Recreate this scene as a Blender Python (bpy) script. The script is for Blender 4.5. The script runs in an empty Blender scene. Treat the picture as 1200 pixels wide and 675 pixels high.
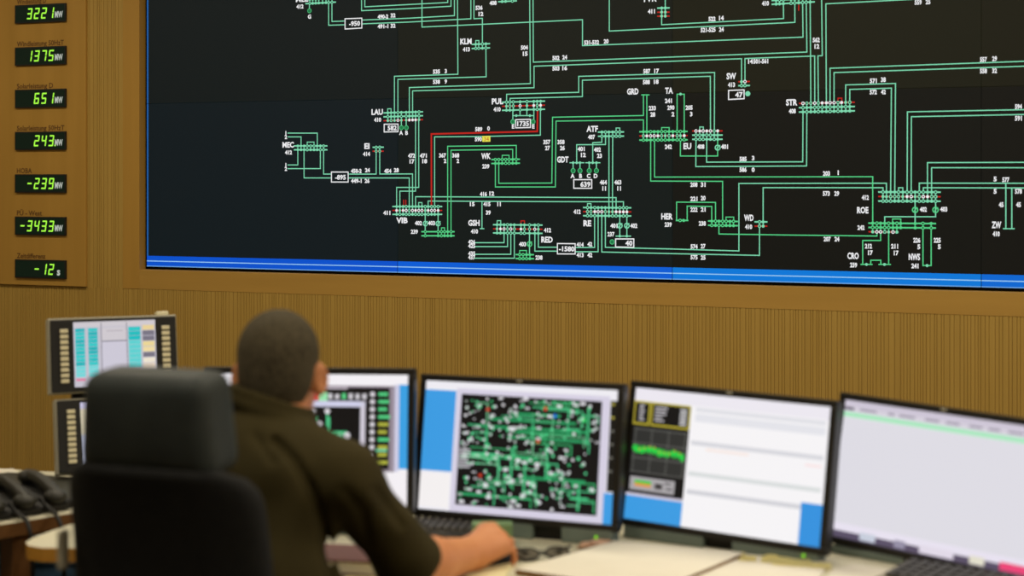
import bpy, bmesh, math, random
import numpy as np
from mathutils import Vector, Matrix

C = bpy.context.scene.collection
PI = math.pi
FPX, HY, CAMZ = 1900.0, 207.0, 1.55
TH = math.radians(22.4)
CAM = Vector((0.0, -6.5 * math.cos(TH), CAMZ))
RV = Vector((math.cos(TH), math.sin(TH), 0)); FV = Vector((-math.sin(TH), math.cos(TH), 0)); ZV = Vector((0, 0, 1))

def W(r, f, z):            # right / forward / height  ->  world
    return Vector((CAM.x + r * RV.x + f * FV.x, CAM.y + r * RV.y + f * FV.y, z))
def J(px, py, f):
    return W((px - 600) / FPX * f, f, CAMZ - (py - HY) / FPX * f)
def ray(px, py):
    return RV * ((px - 600) / FPX) + FV + ZV * ((HY - py) / FPX)
def onwall(px, py, y=0.0):
    d = ray(px, py); t = (y - CAM.y) / d.y
    return CAM + d * t
def ondesk(px, py, z=0.73):
    d = ray(px, py); t = (z - CAM.z) / d.z
    return CAM + d * t

# ------------------------------------------------------------------ materials
def lin(c):
    r = []
    for v in c:
        v = v / 255.0
        r.append(v / 12.92 if v <= 0.04045 else ((v + 0.055) / 1.055) ** 2.4)
    return (r[0], r[1], r[2], 1.0)
MATS = {}
def mat(name, col, rough=0.6, metal=0.0, spec=0.4):
    if name in MATS: return MATS[name]
    m = bpy.data.materials.new(name); m.use_nodes = True
    b = m.node_tree.nodes['Principled BSDF']
    b.inputs['Base Color'].default_value = lin(col); b.inputs['Roughness'].default_value = rough
    b.inputs['Metallic'].default_value = metal; b.inputs['Specular IOR Level'].default_value = spec
    MATS[name] = m
    return m
def noisy(name, c1, c2, scale=(8, 8, 8), detail=4, rough=0.6, bump=0.0, spec=0.4, bscale=None):
    if name in MATS: return MATS[name]
    m = mat(name, c1, rough, 0, spec); nt = m.node_tree; b = nt.nodes['Principled BSDF']
    tc = nt.nodes.new('ShaderNodeTexCoord'); mp = nt.nodes.new('ShaderNodeMapping'); mp.inputs['Scale'].default_value = scale
    nz = nt.nodes.new('ShaderNodeTexNoise'); nz.inputs['Detail'].default_value = detail; nz.inputs['Scale'].default_value = 1.0
    rp = nt.nodes.new('ShaderNodeValToRGB')
    rp.color_ramp.elements[0].position = 0.3; rp.color_ramp.elements[1].position = 0.7
    rp.color_ramp.elements[0].color = lin(c1); rp.color_ramp.elements[1].color = lin(c2)
    L = nt.links.new
    L(tc.outputs['Object'], mp.inputs['Vector']); L(mp.outputs['Vector'], nz.inputs['Vector'])
    L(nz.outputs['Fac'], rp.inputs['Fac']); L(rp.outputs['Color'], b.inputs['Base Color'])
    if bump:
        bp = nt.nodes.new('ShaderNodeBump'); bp.inputs['Strength'].default_value = bump; bp.inputs['Distance'].default_value = 0.004
        n2 = nz
        if bscale:
            n2 = nt.nodes.new('ShaderNodeTexNoise'); n2.inputs['Scale'].default_value = bscale; n2.inputs['Detail'].default_value = 3
            L(tc.outputs['Object'], n2.inputs['Vector'])
        L(n2.outputs['Fac'], bp.inputs['Height']); L(bp.outputs['Normal'], b.inputs['Normal'])
    return m
def emit(col, strength=1.0):
    key = 'glow_%d_%d_%d_%d' % (*[int(v) for v in col[:3]], int(strength * 100))
    if key in MATS: return MATS[key]
    m = bpy.data.materials.new(key); m.use_nodes = True; nt = m.node_tree
    b = nt.nodes['Principled BSDF']
    b.inputs['Base Color'].default_value = (0.004, 0.004, 0.004, 1); b.inputs['Roughness'].default_value = 0.55
    b.inputs['Specular IOR Level'].default_value = 0.15
    b.inputs['Emission Color'].default_value = lin(col); b.inputs['Emission Strength'].default_value = strength
    MATS[key] = m
    return m

WOOD_FLUTE = noisy('fluted_oak', (168, 136, 66), (178, 145, 72), (30, 30, 1.2), 5, 0.55, spec=0.25)
WOOD_PANEL = noisy('smooth_oak', (170, 130, 57), (179, 138, 63), (14, 14, 1.0), 5, 0.5, spec=0.25)
WOOD_RAIL = noisy('rail_oak', (172, 134, 64), (181, 142, 69), (1.0, 14, 20), 5, 0.5, spec=0.25)
DESK_TOP = noisy('desk_laminate', (216, 212, 188), (222, 218, 194), (6, 6, 6), 3, 0.5, spec=0.3)
DESK_EDGE = noisy('desk_edge_beech', (196, 140, 52), (206, 150, 60), (3, 3, 30), 4, 0.5)
DARK_WOOD = noisy('dark_wood', (104, 70, 36), (120, 82, 44), (20, 20, 1.5), 4, 0.5)
BLACK = mat('black_plastic', (30, 28, 24), 0.45)
BLACK2 = mat('matt_black_plastic', (22, 21, 19), 0.6)
PHONE = noisy('phone_plastic', (36, 35, 28), (41, 40, 33), (30, 30, 30), 2, 0.5)
GREYGREEN = noisy('grey_green_metal', (112, 126, 120), (118, 132, 126), (20, 20, 20), 2, 0.5)
SILVER = noisy('silver_plastic', (168, 164, 146), (174, 170, 152), (20, 20, 20), 2, 0.45)
KEYCREAM = noisy('cream_key_plastic', (224, 216, 182), (230, 222, 188), (60, 60, 60), 2, 0.5)
KEYDARK = noisy('dark_key_plastic', (60, 58, 56), (68, 66, 62), (60, 60, 60), 2, 0.5)
KBFRAME = noisy('keyboard_frame_grey', (140, 132, 112), (148, 140, 118), (20, 20, 20), 2, 0.5)
PAPER = noisy('white_paper', (226, 221, 206), (231, 226, 211), (9, 9, 9), 2, 0.8, spec=0.1)
PAPER_Y = noisy('yellow_paper', (244, 234, 168), (248, 240, 180), (9, 9, 9), 2, 0.8, spec=0.1)
PAPER_C = noisy('cream_paper', (232, 224, 176), (236, 228, 184), (9, 9, 9), 2, 0.8, spec=0.1)
LEATHER = noisy('chair_leather', (46, 52, 52), (54, 60, 59), (25, 25, 25), 4, 0.55, spec=0.25, bump=0.12, bscale=180)
LEATHER2 = noisy('chair_back_fabric', (24, 25, 26), (30, 31, 31), (60, 60, 60), 4, 0.75, bump=0.1, bscale=300, spec=0.2)
CHROME = mat('chair_grey_metal', (120, 120, 112), 0.4, 0.6)
SKIN = noisy('skin', (206, 134, 86), (214, 144, 96), (14, 14, 14), 4, 0.5, bump=0.08, bscale=160)
HAIR = noisy('cropped_hair', (62, 56, 42), (92, 84, 66), (170, 170, 90), 6, 0.85, bump=0.6, bscale=420, spec=0.15)
SHIRT = noisy('olive_shirt_cloth', (56, 50, 28), (64, 57, 33), (10, 10, 10), 4, 0.85, bump=0.15, bscale=500, spec=0.1)
TROUSER = noisy('dark_trouser_cloth', (34, 34, 36), (40, 40, 42), (12, 12, 12), 4, 0.9, bump=0.15, bscale=500, spec=0.1)
SHOE = noisy('black_shoe_leather', (24, 22, 20), (30, 27, 24), (20, 20, 20), 3, 0.4)
EYE = mat('eye_white', (220, 214, 204), 0.3)
PAINT = noisy('warm_white_paint', (214, 200, 168), (220, 206, 174), (2, 2, 2), 3, 0.9, spec=0.1)
CARPET = noisy('grey_carpet', (92, 84, 72), (108, 98, 84), (160, 160, 160), 5, 0.95, bump=0.4, spec=0.05)
BLUE_P = noisy('blue_plastic', (92, 138, 184), (100, 146, 192), (10, 10, 10), 2, 0.5)
MAROON = noisy('maroon_cover', (90, 46, 36), (100, 52, 40), (10, 10, 10), 2, 0.6)
GREENCOVER = noisy('green_cover', (110, 140, 96), (118, 148, 104), (10, 10, 10), 2, 0.6)
PINKTISSUE = noisy('pink_wrapper', (196, 150, 124), (226, 196, 172), (60, 60, 60), 3, 0.6)
CAPTION = mat('caption_ink', (92, 58, 20), 0.7)
GROUT = mat('bezel_black', (20, 17, 12), 0.8, spec=0.1)  # black of the video wall bezel

# ------------------------------------------------------------------ object helpers
WORLD = {}
def label(o, text, cat, group=None):
    o['label'] = text; o['category'] = cat
    if group: o['group'] = group
def thing(name, loc, rz, text, cat, group=None):
    o = bpy.data.objects.new(name, None); o.empty_display_size = 0.05; C.objects.link(o)
    o.location = loc; o.rotation_euler = (0, 0, rz)
    WORLD[o.name] = Matrix.Translation(Vector(loc)) @ Matrix.Rotation(rz, 4, 'Z')
    label(o, text, cat, group)
    return o
def mesh_of(name, bm, mats, smooth=False, xf=None):
    if xf is not None: bmesh.ops.transform(bm, matrix=xf, verts=bm.verts[:])
    me = bpy.data.meshes.new(name); bm.to_mesh(me); bm.free()
    for m in (mats if isinstance(mats, (list, tuple)) else [mats]): me.materials.append(m)
    if smooth:
        me.polygons.foreach_set('use_smooth', [True] * len(me.polygons))
    return me
def part(name, bm, mats, parent, smooth=False, text=None, world=True):
    """bm in world coordinates (world=True) or in the thing's own frame"""
    m4 = WORLD[parent.name]
    me = mesh_of(name, bm, mats, smooth, m4.inverted() if world else None)
    o = bpy.data.objects.new(name, me); C.objects.link(o); o.parent = parent
    WORLD[o.name] = m4
    if text: o['label'] = text
    return o
def solo(name, bm, mats, text, cat, group=None, smooth=False, loc=None, kind=None):
    loc = Vector(loc) if loc is not None else Vector((0, 0, 0))
    me = mesh_of(name, bm, mats, smooth, Matrix.Translation(-loc))
    o = bpy.data.objects.new(name, me); C.objects.link(o); o.location = loc
    WORLD[o.name] = Matrix.Translation(loc)
    if kind: o['kind'] = kind
    if text: label(o, text, cat, group)
    return o
def structure(name, bm, mats):
    return solo(name, bm, mats, None, None, kind='structure')

def add(bm, fn, mi=0, m=None):
    n0 = len(bm.verts); f0 = len(bm.faces)
    fn()
    bm.verts.ensure_lookup_table(); bm.faces.ensure_lookup_table()
    if m is not None: bmesh.ops.transform(bm, matrix=m, verts=bm.verts[n0:])
    for f in bm.faces[f0:]: f.material_index = mi
def box(bm, c, s, mi=0, m=None, bev=0.0, seg=2):
    """box centre c, size s, optional transform, bevelled edges"""
    t = bmesh.new(); bmesh.ops.create_cube(t, size=1.0)
    bmesh.ops.scale(t, vec=Vector(s), verts=t.verts[:]); bmesh.ops.translate(t, vec=Vector(c), verts=t.verts[:])
    if bev: bmesh.ops.bevel(t, geom=t.edges[:], offset=bev, segments=seg, affect='EDGES', profile=0.5)
    join(bm, t, mi, m)
def join(bm, t, mi=0, m=None):
    if m is not None: bmesh.ops.transform(t, matrix=m, verts=t.verts[:])
    vs = {}
    for v in t.verts: vs[v] = bm.verts.new(v.co)
    for f in t.faces:
        try:
            g = bm.faces.new([vs[v] for v in f.verts]); g.material_index = mi if mi is not None else f.material_index; g.smooth = f.smooth
        except ValueError: pass
    t.free()
def quad(bm, p, mi=0):
    f = bm.faces.new([bm.verts.new(Vector(q)) for q in p]); f.material_index = mi
    return f
def prism(bm, pts, z0, z1, mi=0, mi_side=None, bev=0.0):
    """world-space polygon (list of xy) extruded between two heights"""
    t = bmesh.new()
    a = [t.verts.new((p[0], p[1], z0)) for p in pts]; b = [t.verts.new((p[0], p[1], z1)) for p in pts]
    n = len(pts)
    t.faces.new(b).material_index = mi; t.faces.new(a[::-1]).material_index = mi
    for i in range(n):
        t.faces.new([a[i], a[(i + 1) % n], b[(i + 1) % n], b[i]]).material_index = mi if mi_side is None else mi_side
    bmesh.ops.recalc_face_normals(t, faces=t.faces[:])
    join(bm, t, None)
def tube(bm, pts, r, mi=0, seg=8, caps=True):
    pts = [Vector(p) for p in pts]; rs = r if isinstance(r, (list, tuple)) else [r] * len(pts)
    rings = []
    up = Vector((0, 0, 1))
    for i, p in enumerate(pts):
        d = (pts[min(i + 1, len(pts) - 1)] - pts[max(i - 1, 0)]).normalized()
        s = d.cross(up)
        if s.length < 1e-3: s = d.cross(Vector((1, 0, 0)))
        s.normalize(); u = s.cross(d).normalized()
        rings.append([bm.verts.new(p + (s * math.cos(2 * PI * k / seg) + u * math.sin(2 * PI * k / seg)) * rs[i]) for k in range(seg)])
    for a, b in zip(rings, rings[1:]):
        for k in range(seg):
            f = bm.faces.new([a[k], a[(k + 1) % seg], b[(k + 1) % seg], b[k]]); f.material_index = mi; f.smooth = True
    if caps:
        bm.faces.new(rings[0][::-1]).material_index = mi; bm.faces.new(rings[-1]).material_index = mi
def spline(pts, n=8):
    out = []; P = [Vector(p) for p in pts]; P = [P[0]] + P + [P[-1]]
    for i in range(1, len(P) - 2):
        for k in range(n):
            t = k / n
            out.append(0.5 * ((2 * P[i]) + (P[i + 1] - P[i - 1]) * t + (2 * P[i - 1] - 5 * P[i] + 4 * P[i + 1] - P[i + 2]) * t * t + (3 * P[i] - P[i - 1] - 3 * P[i + 1] + P[i + 2]) * t ** 3))
    out.append(P[-2]); return out
def frame(o, x, y, z):
    m = Matrix.Identity(4)
    for i, v in enumerate((x, y, z, o)):
        for k in range(3): m[k][i] = v[k]
    return m

# text -> triangles from the built-in font
_tc = {}
def glyphs(s, bold=0.0):
    k = (s, bold)
    if k in _tc: return _tc[k]
    cu = bpy.data.curves.new('lettering', 'FONT'); cu.body = s; cu.size = 1.0; cu.resolution_u = 2; cu.offset = bold
    o = bpy.data.objects.new('lettering', cu); C.objects.link(o)
    dg = bpy.context.evaluated_depsgraph_get(); ev = o.evaluated_get(dg); me = ev.to_mesh()
    v = [(p.co.x, p.co.y) for p in me.vertices]; f = [tuple(p.vertices) for p in me.polygons]
    ev.to_mesh_clear(); bpy.data.objects.remove(o); bpy.data.curves.remove(cu)
    _tc[k] = (v, f); return v, f
CAP = 0.729
def text(bm, s, origin, ux, uy, cap, mi=0, align='l', bold=0.0, wide=1.0, width=None):
    v, f = glyphs(s, bold)
    if not v: return
    x0 = min(a[0] for a in v); x1 = max(a[0] for a in v)
    sc = cap / CAP; sx = sc * wide
    if width: sx = width / max(1e-6, x1 - x0)
    off = {'l': x0, 'c': (x0 + x1) / 2, 'r': x1}[align]
    vs = [bm.verts.new(origin + ux * ((a - off) * sx) + uy * (b * sc - cap / 2)) for a, b in v]
    for q in f:
        try: bm.faces.new([vs[i] for i in q]).material_index = mi
        except ValueError: pass

# ------------------------------------------------------------------ room
XL, XR, YB, ZC = -7.2, 4.6, -10.5, 3.2
bm = bmesh.new(); quad(bm, [(XL, YB, 0), (XR, YB, 0), (XR, 0.6, 0), (XL, 0.6, 0)]); structure('floor', bm, CARPET)
bm = bmesh.new(); quad(bm, [(XL, YB, ZC), (XL, 0.6, ZC), (XR, 0.6, ZC), (XR, YB, ZC)]); structure('ceiling', bm, PAINT)
bm = bmesh.new(); quad(bm, [(XL, YB, 0), (XL, 0.6, 0), (XL, 0.6, ZC), (XL, YB, ZC)]); structure('wall_left', bm, PAINT)
bm = bmesh.new(); quad(bm, [(XR, YB, 0), (XR, YB, ZC), (XR, 0.6, ZC), (XR, 0.6, 0)]); structure('wall_right', bm, PAINT)
bm = bmesh.new(); quad(bm, [(XL, YB, 0), (XL, YB, ZC), (XR, YB, ZC), (XR, YB, 0)]); structure('wall_back', bm, PAINT)

# key places on the front wall
xJamb = onwall(163.5, 250).x                     # left edge of the opening
zSill = onwall(165, 316).z; zRail = onwall(165, 338.7).z
SCRY = 0.034                                     # the screens sit a little behind the wall face
xS0 = onwall(172, 250, SCRY).x; zS0 = onwall(172, 313, SCRY).z + .0035
seams = [onwall(p, 250, SCRY).x for p in (466, 788, 1150)]
xSeams = [xS0] + seams + [seams[-1] + 1.16]
zMid = onwall(172, 121.5, SCRY).z; zS1 = zMid + (zMid - zS0)
xOpen1 = xSeams[-1] + 0.01

# fluted wall: one profile, run vertically; the opening is left free
rnd = random.Random(5)
def fluted(bm, x0, x1, z0, z1, seed):
    rr = random.Random(seed); x = x0
    prof = [(x0, 0.0)]
    while x < x1 - 0.03:
        w = rr.choice((0.006, 0.008, 0.009, 0.011, 0.013, 0.018))
        g = rr.choice((0.0025, 0.003, 0.0035))
        x += w
        prof += [(x, 0.0), (x + 0.0006, 0.0022), (x + g - 0.0006, 0.0022), (x + g, 0.0)]
        x += g
    prof.append((x1, 0.0))
    prev = None
    for (a, d) in prof:
        c = (bm.verts.new((a, d, z0)), bm.verts.new((a, d, z1)))
        if prev: bm.faces.new([prev[0], c[0], c[1], prev[1]])
        prev = c
bm = bmesh.new()
xP = onwall(102.3, 250).x; xB0 = onwall(144, 250).x
fluted(bm, XL, XR, 0, zRail, 11)
fluted(bm, xP, xB0, zRail, ZC, 12)
fluted(bm, xOpen1, XR, zRail, ZC, 13)
zTop = zS1 + 0.02
fluted(bm, xB0, xOpen1, zTop + 0.09, ZC, 14)
quad(bm, [(XL, 0.0025, zRail), (xP, 0.0025, zRail), (xP, 0.0025, ZC), (XL, 0.0025, ZC)])
quad(bm, [(xB0, 0.3, 0), (xOpen1, 0.3, 0), (xOpen1, 0.3, ZC), (xB0, 0.3, ZC)])
structure('wall_front', bm, WOOD_FLUTE)

# smooth boards round the video wall
bm = bmesh.new()
box(bm, ((xB0 + xJamb) / 2, 0.06, (zRail + ZC) / 2), (xJamb - xB0, 0.124, ZC - zRail), bev=0.0015)
structure('trim_1', bm, WOOD_PANEL)
bm = bmesh.new()
box(bm, ((xJamb + XR) / 2, 0.0604, (zSill + zRail) / 2), (XR - xJamb, 0.1232, zSill - zRail), bev=0.001)
structure('trim_2', bm, WOOD_RAIL)
bm = bmesh.new()
box(bm, ((xJamb + xOpen1) / 2, 0.058, zTop + 0.045), (xOpen1 - xJamb, 0.128, 0.09), bev=0.002)
structure('trim_3', bm, WOOD_RAIL)

# smooth panel that carries the readouts
xPL = xP - 1.62
pn = thing('readout_panel', (xP - 0.8, 0, zRail), 0, 'smooth honey-coloured wood panel holding the column of green number displays', 'panel')
bm = bmesh.new(); box(bm, ((xPL + xP) / 2, -0.004, (zRail + 0.002 + ZC) / 2), (xP - xPL, 0.016, ZC - zRail - 0.004), bev=0.0015)
part('wood_board', bm, WOOD_PANEL, pn)
yPan = -0.012

# ------------------------------------------------------------------ LED readouts
SEG = {'0': 'abcdef', '1': 'bc', '2': 'abged', '3': 'abgcd', '4': 'fgbc', '5': 'afgcd', '6': 'afgedc', '7': 'abc', '8': 'abcdefg', '9': 'abcdfg', '-': 'g'}
def seven(bm, ch, o, ux, uz, w, h, mi):
    t = h * 0.13; sl = 0.16
    def P(x, y): return o + ux * (x + (y - h / 2) * sl) + uz * y
    def hseg(y):
        g = t * 0.35
        quad(bm, [P(g, y - t / 2), P(w - g, y - t / 2), P(w - g, y + t / 2), P(g, y + t / 2)], mi)
    def vseg(x, y0, y1):
        g = t * 0.25
        quad(bm, [P(x - t / 2, y0 + g), P(x + t / 2, y0 + g), P(x + t / 2, y1 - g), P(x - t / 2, y1 - g)], mi)
    for s in SEG[ch]:
        if s == 'a': hseg(h - t / 2)
        if s == 'g': hseg(h / 2)
        if s == 'd': hseg(t / 2)
        if s == 'b': vseg(w - t / 2, h / 2, h)
        if s == 'c': vseg(w - t / 2, 0, h / 2)
        if s == 'f': vseg(t / 2, h / 2, h)
        if s == 'e': vseg(t / 2, 0, h / 2)
xa = onwall(19, 200, yPan).x; xb = onwall(78.3, 200, yPan).x
dpx = CAM_D = (onwall(49, 100, yPan) - onwall(49, 101, yPan)).length           # metres per photo pixel there
def zat(py): return onwall(49, py, yPan).z
X3 = Vector((1, 0, 0))
reads = [('3221', 'MW', 15.8, 'Windleistung D'), ('1375', 'MW', 65.6, 'Windleistung 50HzT'), ('651', 'MW', 115.4, 'Solarleistung D'), ('243.', 'MW', 165, 'Solarleistung 50HzT'),
         ('-239', 'MW', 215, 'HOBA'), ('-3433', 'MW', 264.8, 'PÜ - West'), ('-12', 's', 315.2, 'Zeitdifferenz')]
where = ['topmost of the column', 'second from the top of the column', 'third from the top of the column', 'middle one of the column', 'third from the bottom of the column', 'second from the bottom of the column', 'lowest of the column']
for (num, unit, cy, cap), wh in zip(reads, where):
    zc = zat(cy); hgt = 21.6 * dpx; wid = xb - xa; xc = (xa + xb) / 2
    t = thing('led_readout', (xc, yPan, zc - hgt / 2), 0, 'black LED readout showing %s in green digits, %s' % (num.strip('.'), wh), 'display', 'green number readouts on the wood panel')
    bm = bmesh.new(); box(bm, (xc, yPan - 0.004, zc), (wid, 0.012, hgt), bev=0.001)
    box(bm, (xc, yPan - 0.0102, zc), (wid - 0.012, 0.001, hgt - 0.012), mi=1)
    part('housing', bm, [BLACK2, emit((6, 22, 12))], t)
    bm = bmesh.new()
    dh = 13 * dpx; dw = wid * 0.098; pitch = wid * 0.142
    x = xa + wid * 0.775; y = yPan - 0.0116; zb = zc - dh / 2
    s = num
    if s.endswith('.'):
        quad(bm, [Vector((x + 0.004, y, zb)), Vector((x + 0.011, y, zb)), Vector((x + 0.012, y, zb + 0.007)), Vector((x + 0.005, y, zb + 0.007))]); s = s[:-1]
        part('decimal_point', bm, emit((170, 255, 72), 1.0), t)
    for ch in reversed(s):
        bm = bmesh.new(); seven(bm, ch, Vector((x - dw, y, zb)), X3, ZV, dw, dh, 0); x -= pitch
        part('minus_sign' if ch == '-' else 'digit', bm, emit((170, 255, 72), 1.0), t, text='glowing yellow-green ' + ('minus sign' if ch == '-' else 'digit ' + ch))
    bm = bmesh.new()
    if unit == 'MW': text(bm, 'MW', Vector((xa + wid * 0.875, y, zc - 2.0 * dpx)), X3, ZV, 7.2 * dpx, align='c', bold=0.035, width=wid * 0.155)
    else: text(bm, 's', Vector((xa + wid * 0.87, y, zc - 2.0 * dpx)), X3, ZV, 9 * dpx, align='c', bold=0.03)
    part('unit_lettering', bm, emit((190, 196, 186), 0.9), t, text='pale unit letters')
    bm = bmesh.new()
    text(bm, cap, Vector((xa + 0.004, yPan - 0.0006, zc + 15.2 * dpx)), X3, ZV, 6.0 * dpx, align='l', bold=0.02, width=wid * {18: .93, 19: .94, 14: .58, 15: .72, 4: .30, 9: .50, 13: .57}[len(cap)])
    part('caption', bm, CAPTION, pn)

# ------------------------------------------------------------------ video wall
vw = thing('video_wall', ((xSeams[0] + xSeams[-1]) / 2, SCRY, zS0), 0, 'huge dark video wall showing a green power grid diagram with white station names', 'video wall')
bm = bmesh.new()
bx0, bx1 = xJamb + 0.003, xOpen1 - 0.002
box(bm, ((bx0 + xS0) / 2 - 0.001, 0.08, (zSill + zTop) / 2), (xS0 - bx0 + 0.002, 0.07, zTop - zSill - 0.002), 0)
box(bm, ((bx0 + bx1) / 2, 0.083, (zSill + zS0) / 2 + 0.001), (bx1 - bx0, 0.076, zS0 - zSill - 0.002), 0)
box(bm, ((bx0 + bx1) / 2, 0.16, (zSill + zTop) / 2), (bx1 - bx0, 0.1, zTop - zSill - 0.002), 0)
part('bezel', bm, GROUT, vw)
tint = {(0, 0): (13, 21, 22), (1, 0): (19, 22, 17), (2, 0): (24, 24, 13), (3, 0): (24, 23, 12),  # olive of the upper right panels is reflected room light put into their glow
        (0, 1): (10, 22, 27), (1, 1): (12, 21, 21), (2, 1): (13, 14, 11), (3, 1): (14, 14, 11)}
bar_c = [(0, 80, 202), (0, 92, 212), (0, 118, 214), (0, 102, 208)]
hb = onwall(172, 299.7, SCRY).z                                  # top of the blue bar
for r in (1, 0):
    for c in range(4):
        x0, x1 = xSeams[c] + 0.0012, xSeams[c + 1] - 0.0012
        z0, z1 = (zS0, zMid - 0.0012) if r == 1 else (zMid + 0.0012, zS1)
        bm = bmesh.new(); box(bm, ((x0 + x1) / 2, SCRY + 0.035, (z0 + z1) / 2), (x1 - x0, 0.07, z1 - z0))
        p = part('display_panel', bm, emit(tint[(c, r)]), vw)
        if r == 1:
            b2 = bmesh.new(); y = SCRY - 0.0006
            quad(b2, [(x0, y, zS0), (x1, y, zS0), (x1, y, hb), (x0, y, hb)], 0)
            zl = zS0 + (hb - zS0) * 0.52
            quad(b2, [(x0, y - .0003, zl - .002), (x1, y - .0003, zl - .002), (x1, y - .0003, zl + .0018), (x0, y - .0003, zl + .0018)], 1)
            quad(b2, [(x0, y - .0003, zS0), (x1, y - .0003, zS0), (x1, y - .0003, zS0 + .0035), (x0, y - .0003, zS0 + .0035)], 2)
            part('status_bar', b2, [emit(bar_c[c]), emit((150, 200, 240)), emit((110, 165, 225))], p, text='bright blue status bar with thin white line')
        if c == 0:
            b2 = bmesh.new(); y = SCRY - 0.0006
            quad(b2, [(x0, y, z0 if r == 0 else hb), (x0 + .008, y, z0 if r == 0 else hb), (x0 + .008, y, z1), (x0, y, z1)], 0)
            part('screen_edge_line', b2, [emit((30, 92, 160))], p, text='thin blue line down the screen edge')

YL = SCRY - 0.0012
def wp(x, y, off=0.0):
    p = onwall(x, y, YL - off); return Vector((p.x, YL - off, p.z))
GA, GB, RD, WH, DKG = 0, 1, 2, 3, 4
DM = [emit((124, 214, 172)), emit((84, 206, 132)), emit((190, 34, 26)), emit((236, 236, 238)), emit((26, 120, 70)), emit((226, 226, 80))]
def stroke(bm, pts, w=0.0040, mi=0, off=0.0, closed=False):
    P = [wp(x, y, off) for x, y in pts]
    if closed: P.append(P[0])
    for a, b in zip(P, P[1:]):
        d = b - a
        if d.length < 1e-6: continue
        d.normalize(); n = Vector((-d.z, 0, d.x)) * (w / 2); e = d * (w / 2)
        quad(bm, [a - e - n, b + e - n, b + e + n, a - e + n], mi)
def disc(bm, x, y, r, mi, off=0.0003, hole=0.0, seg=10):
    c = wp(x, y, off); sc = 0.00345
    pts = [(math.cos(2 * PI * k / seg), math.sin(2 * PI * k / seg)) for k in range(seg)]
    o = [bm.verts.new(c + Vector((a * r * sc, 0, b * r * sc))) for a, b in pts]
    if hole:
        i = [bm.verts.new(c + Vector((a * hole * sc, 0, b * hole * sc))) for a, b in pts]
        for k in range(seg): bm.faces.new([o[k], o[(k + 1) % seg], i[(k + 1) % seg], i[k]]).material_index = mi
    else: bm.faces.new(o).material_index = mi
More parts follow.
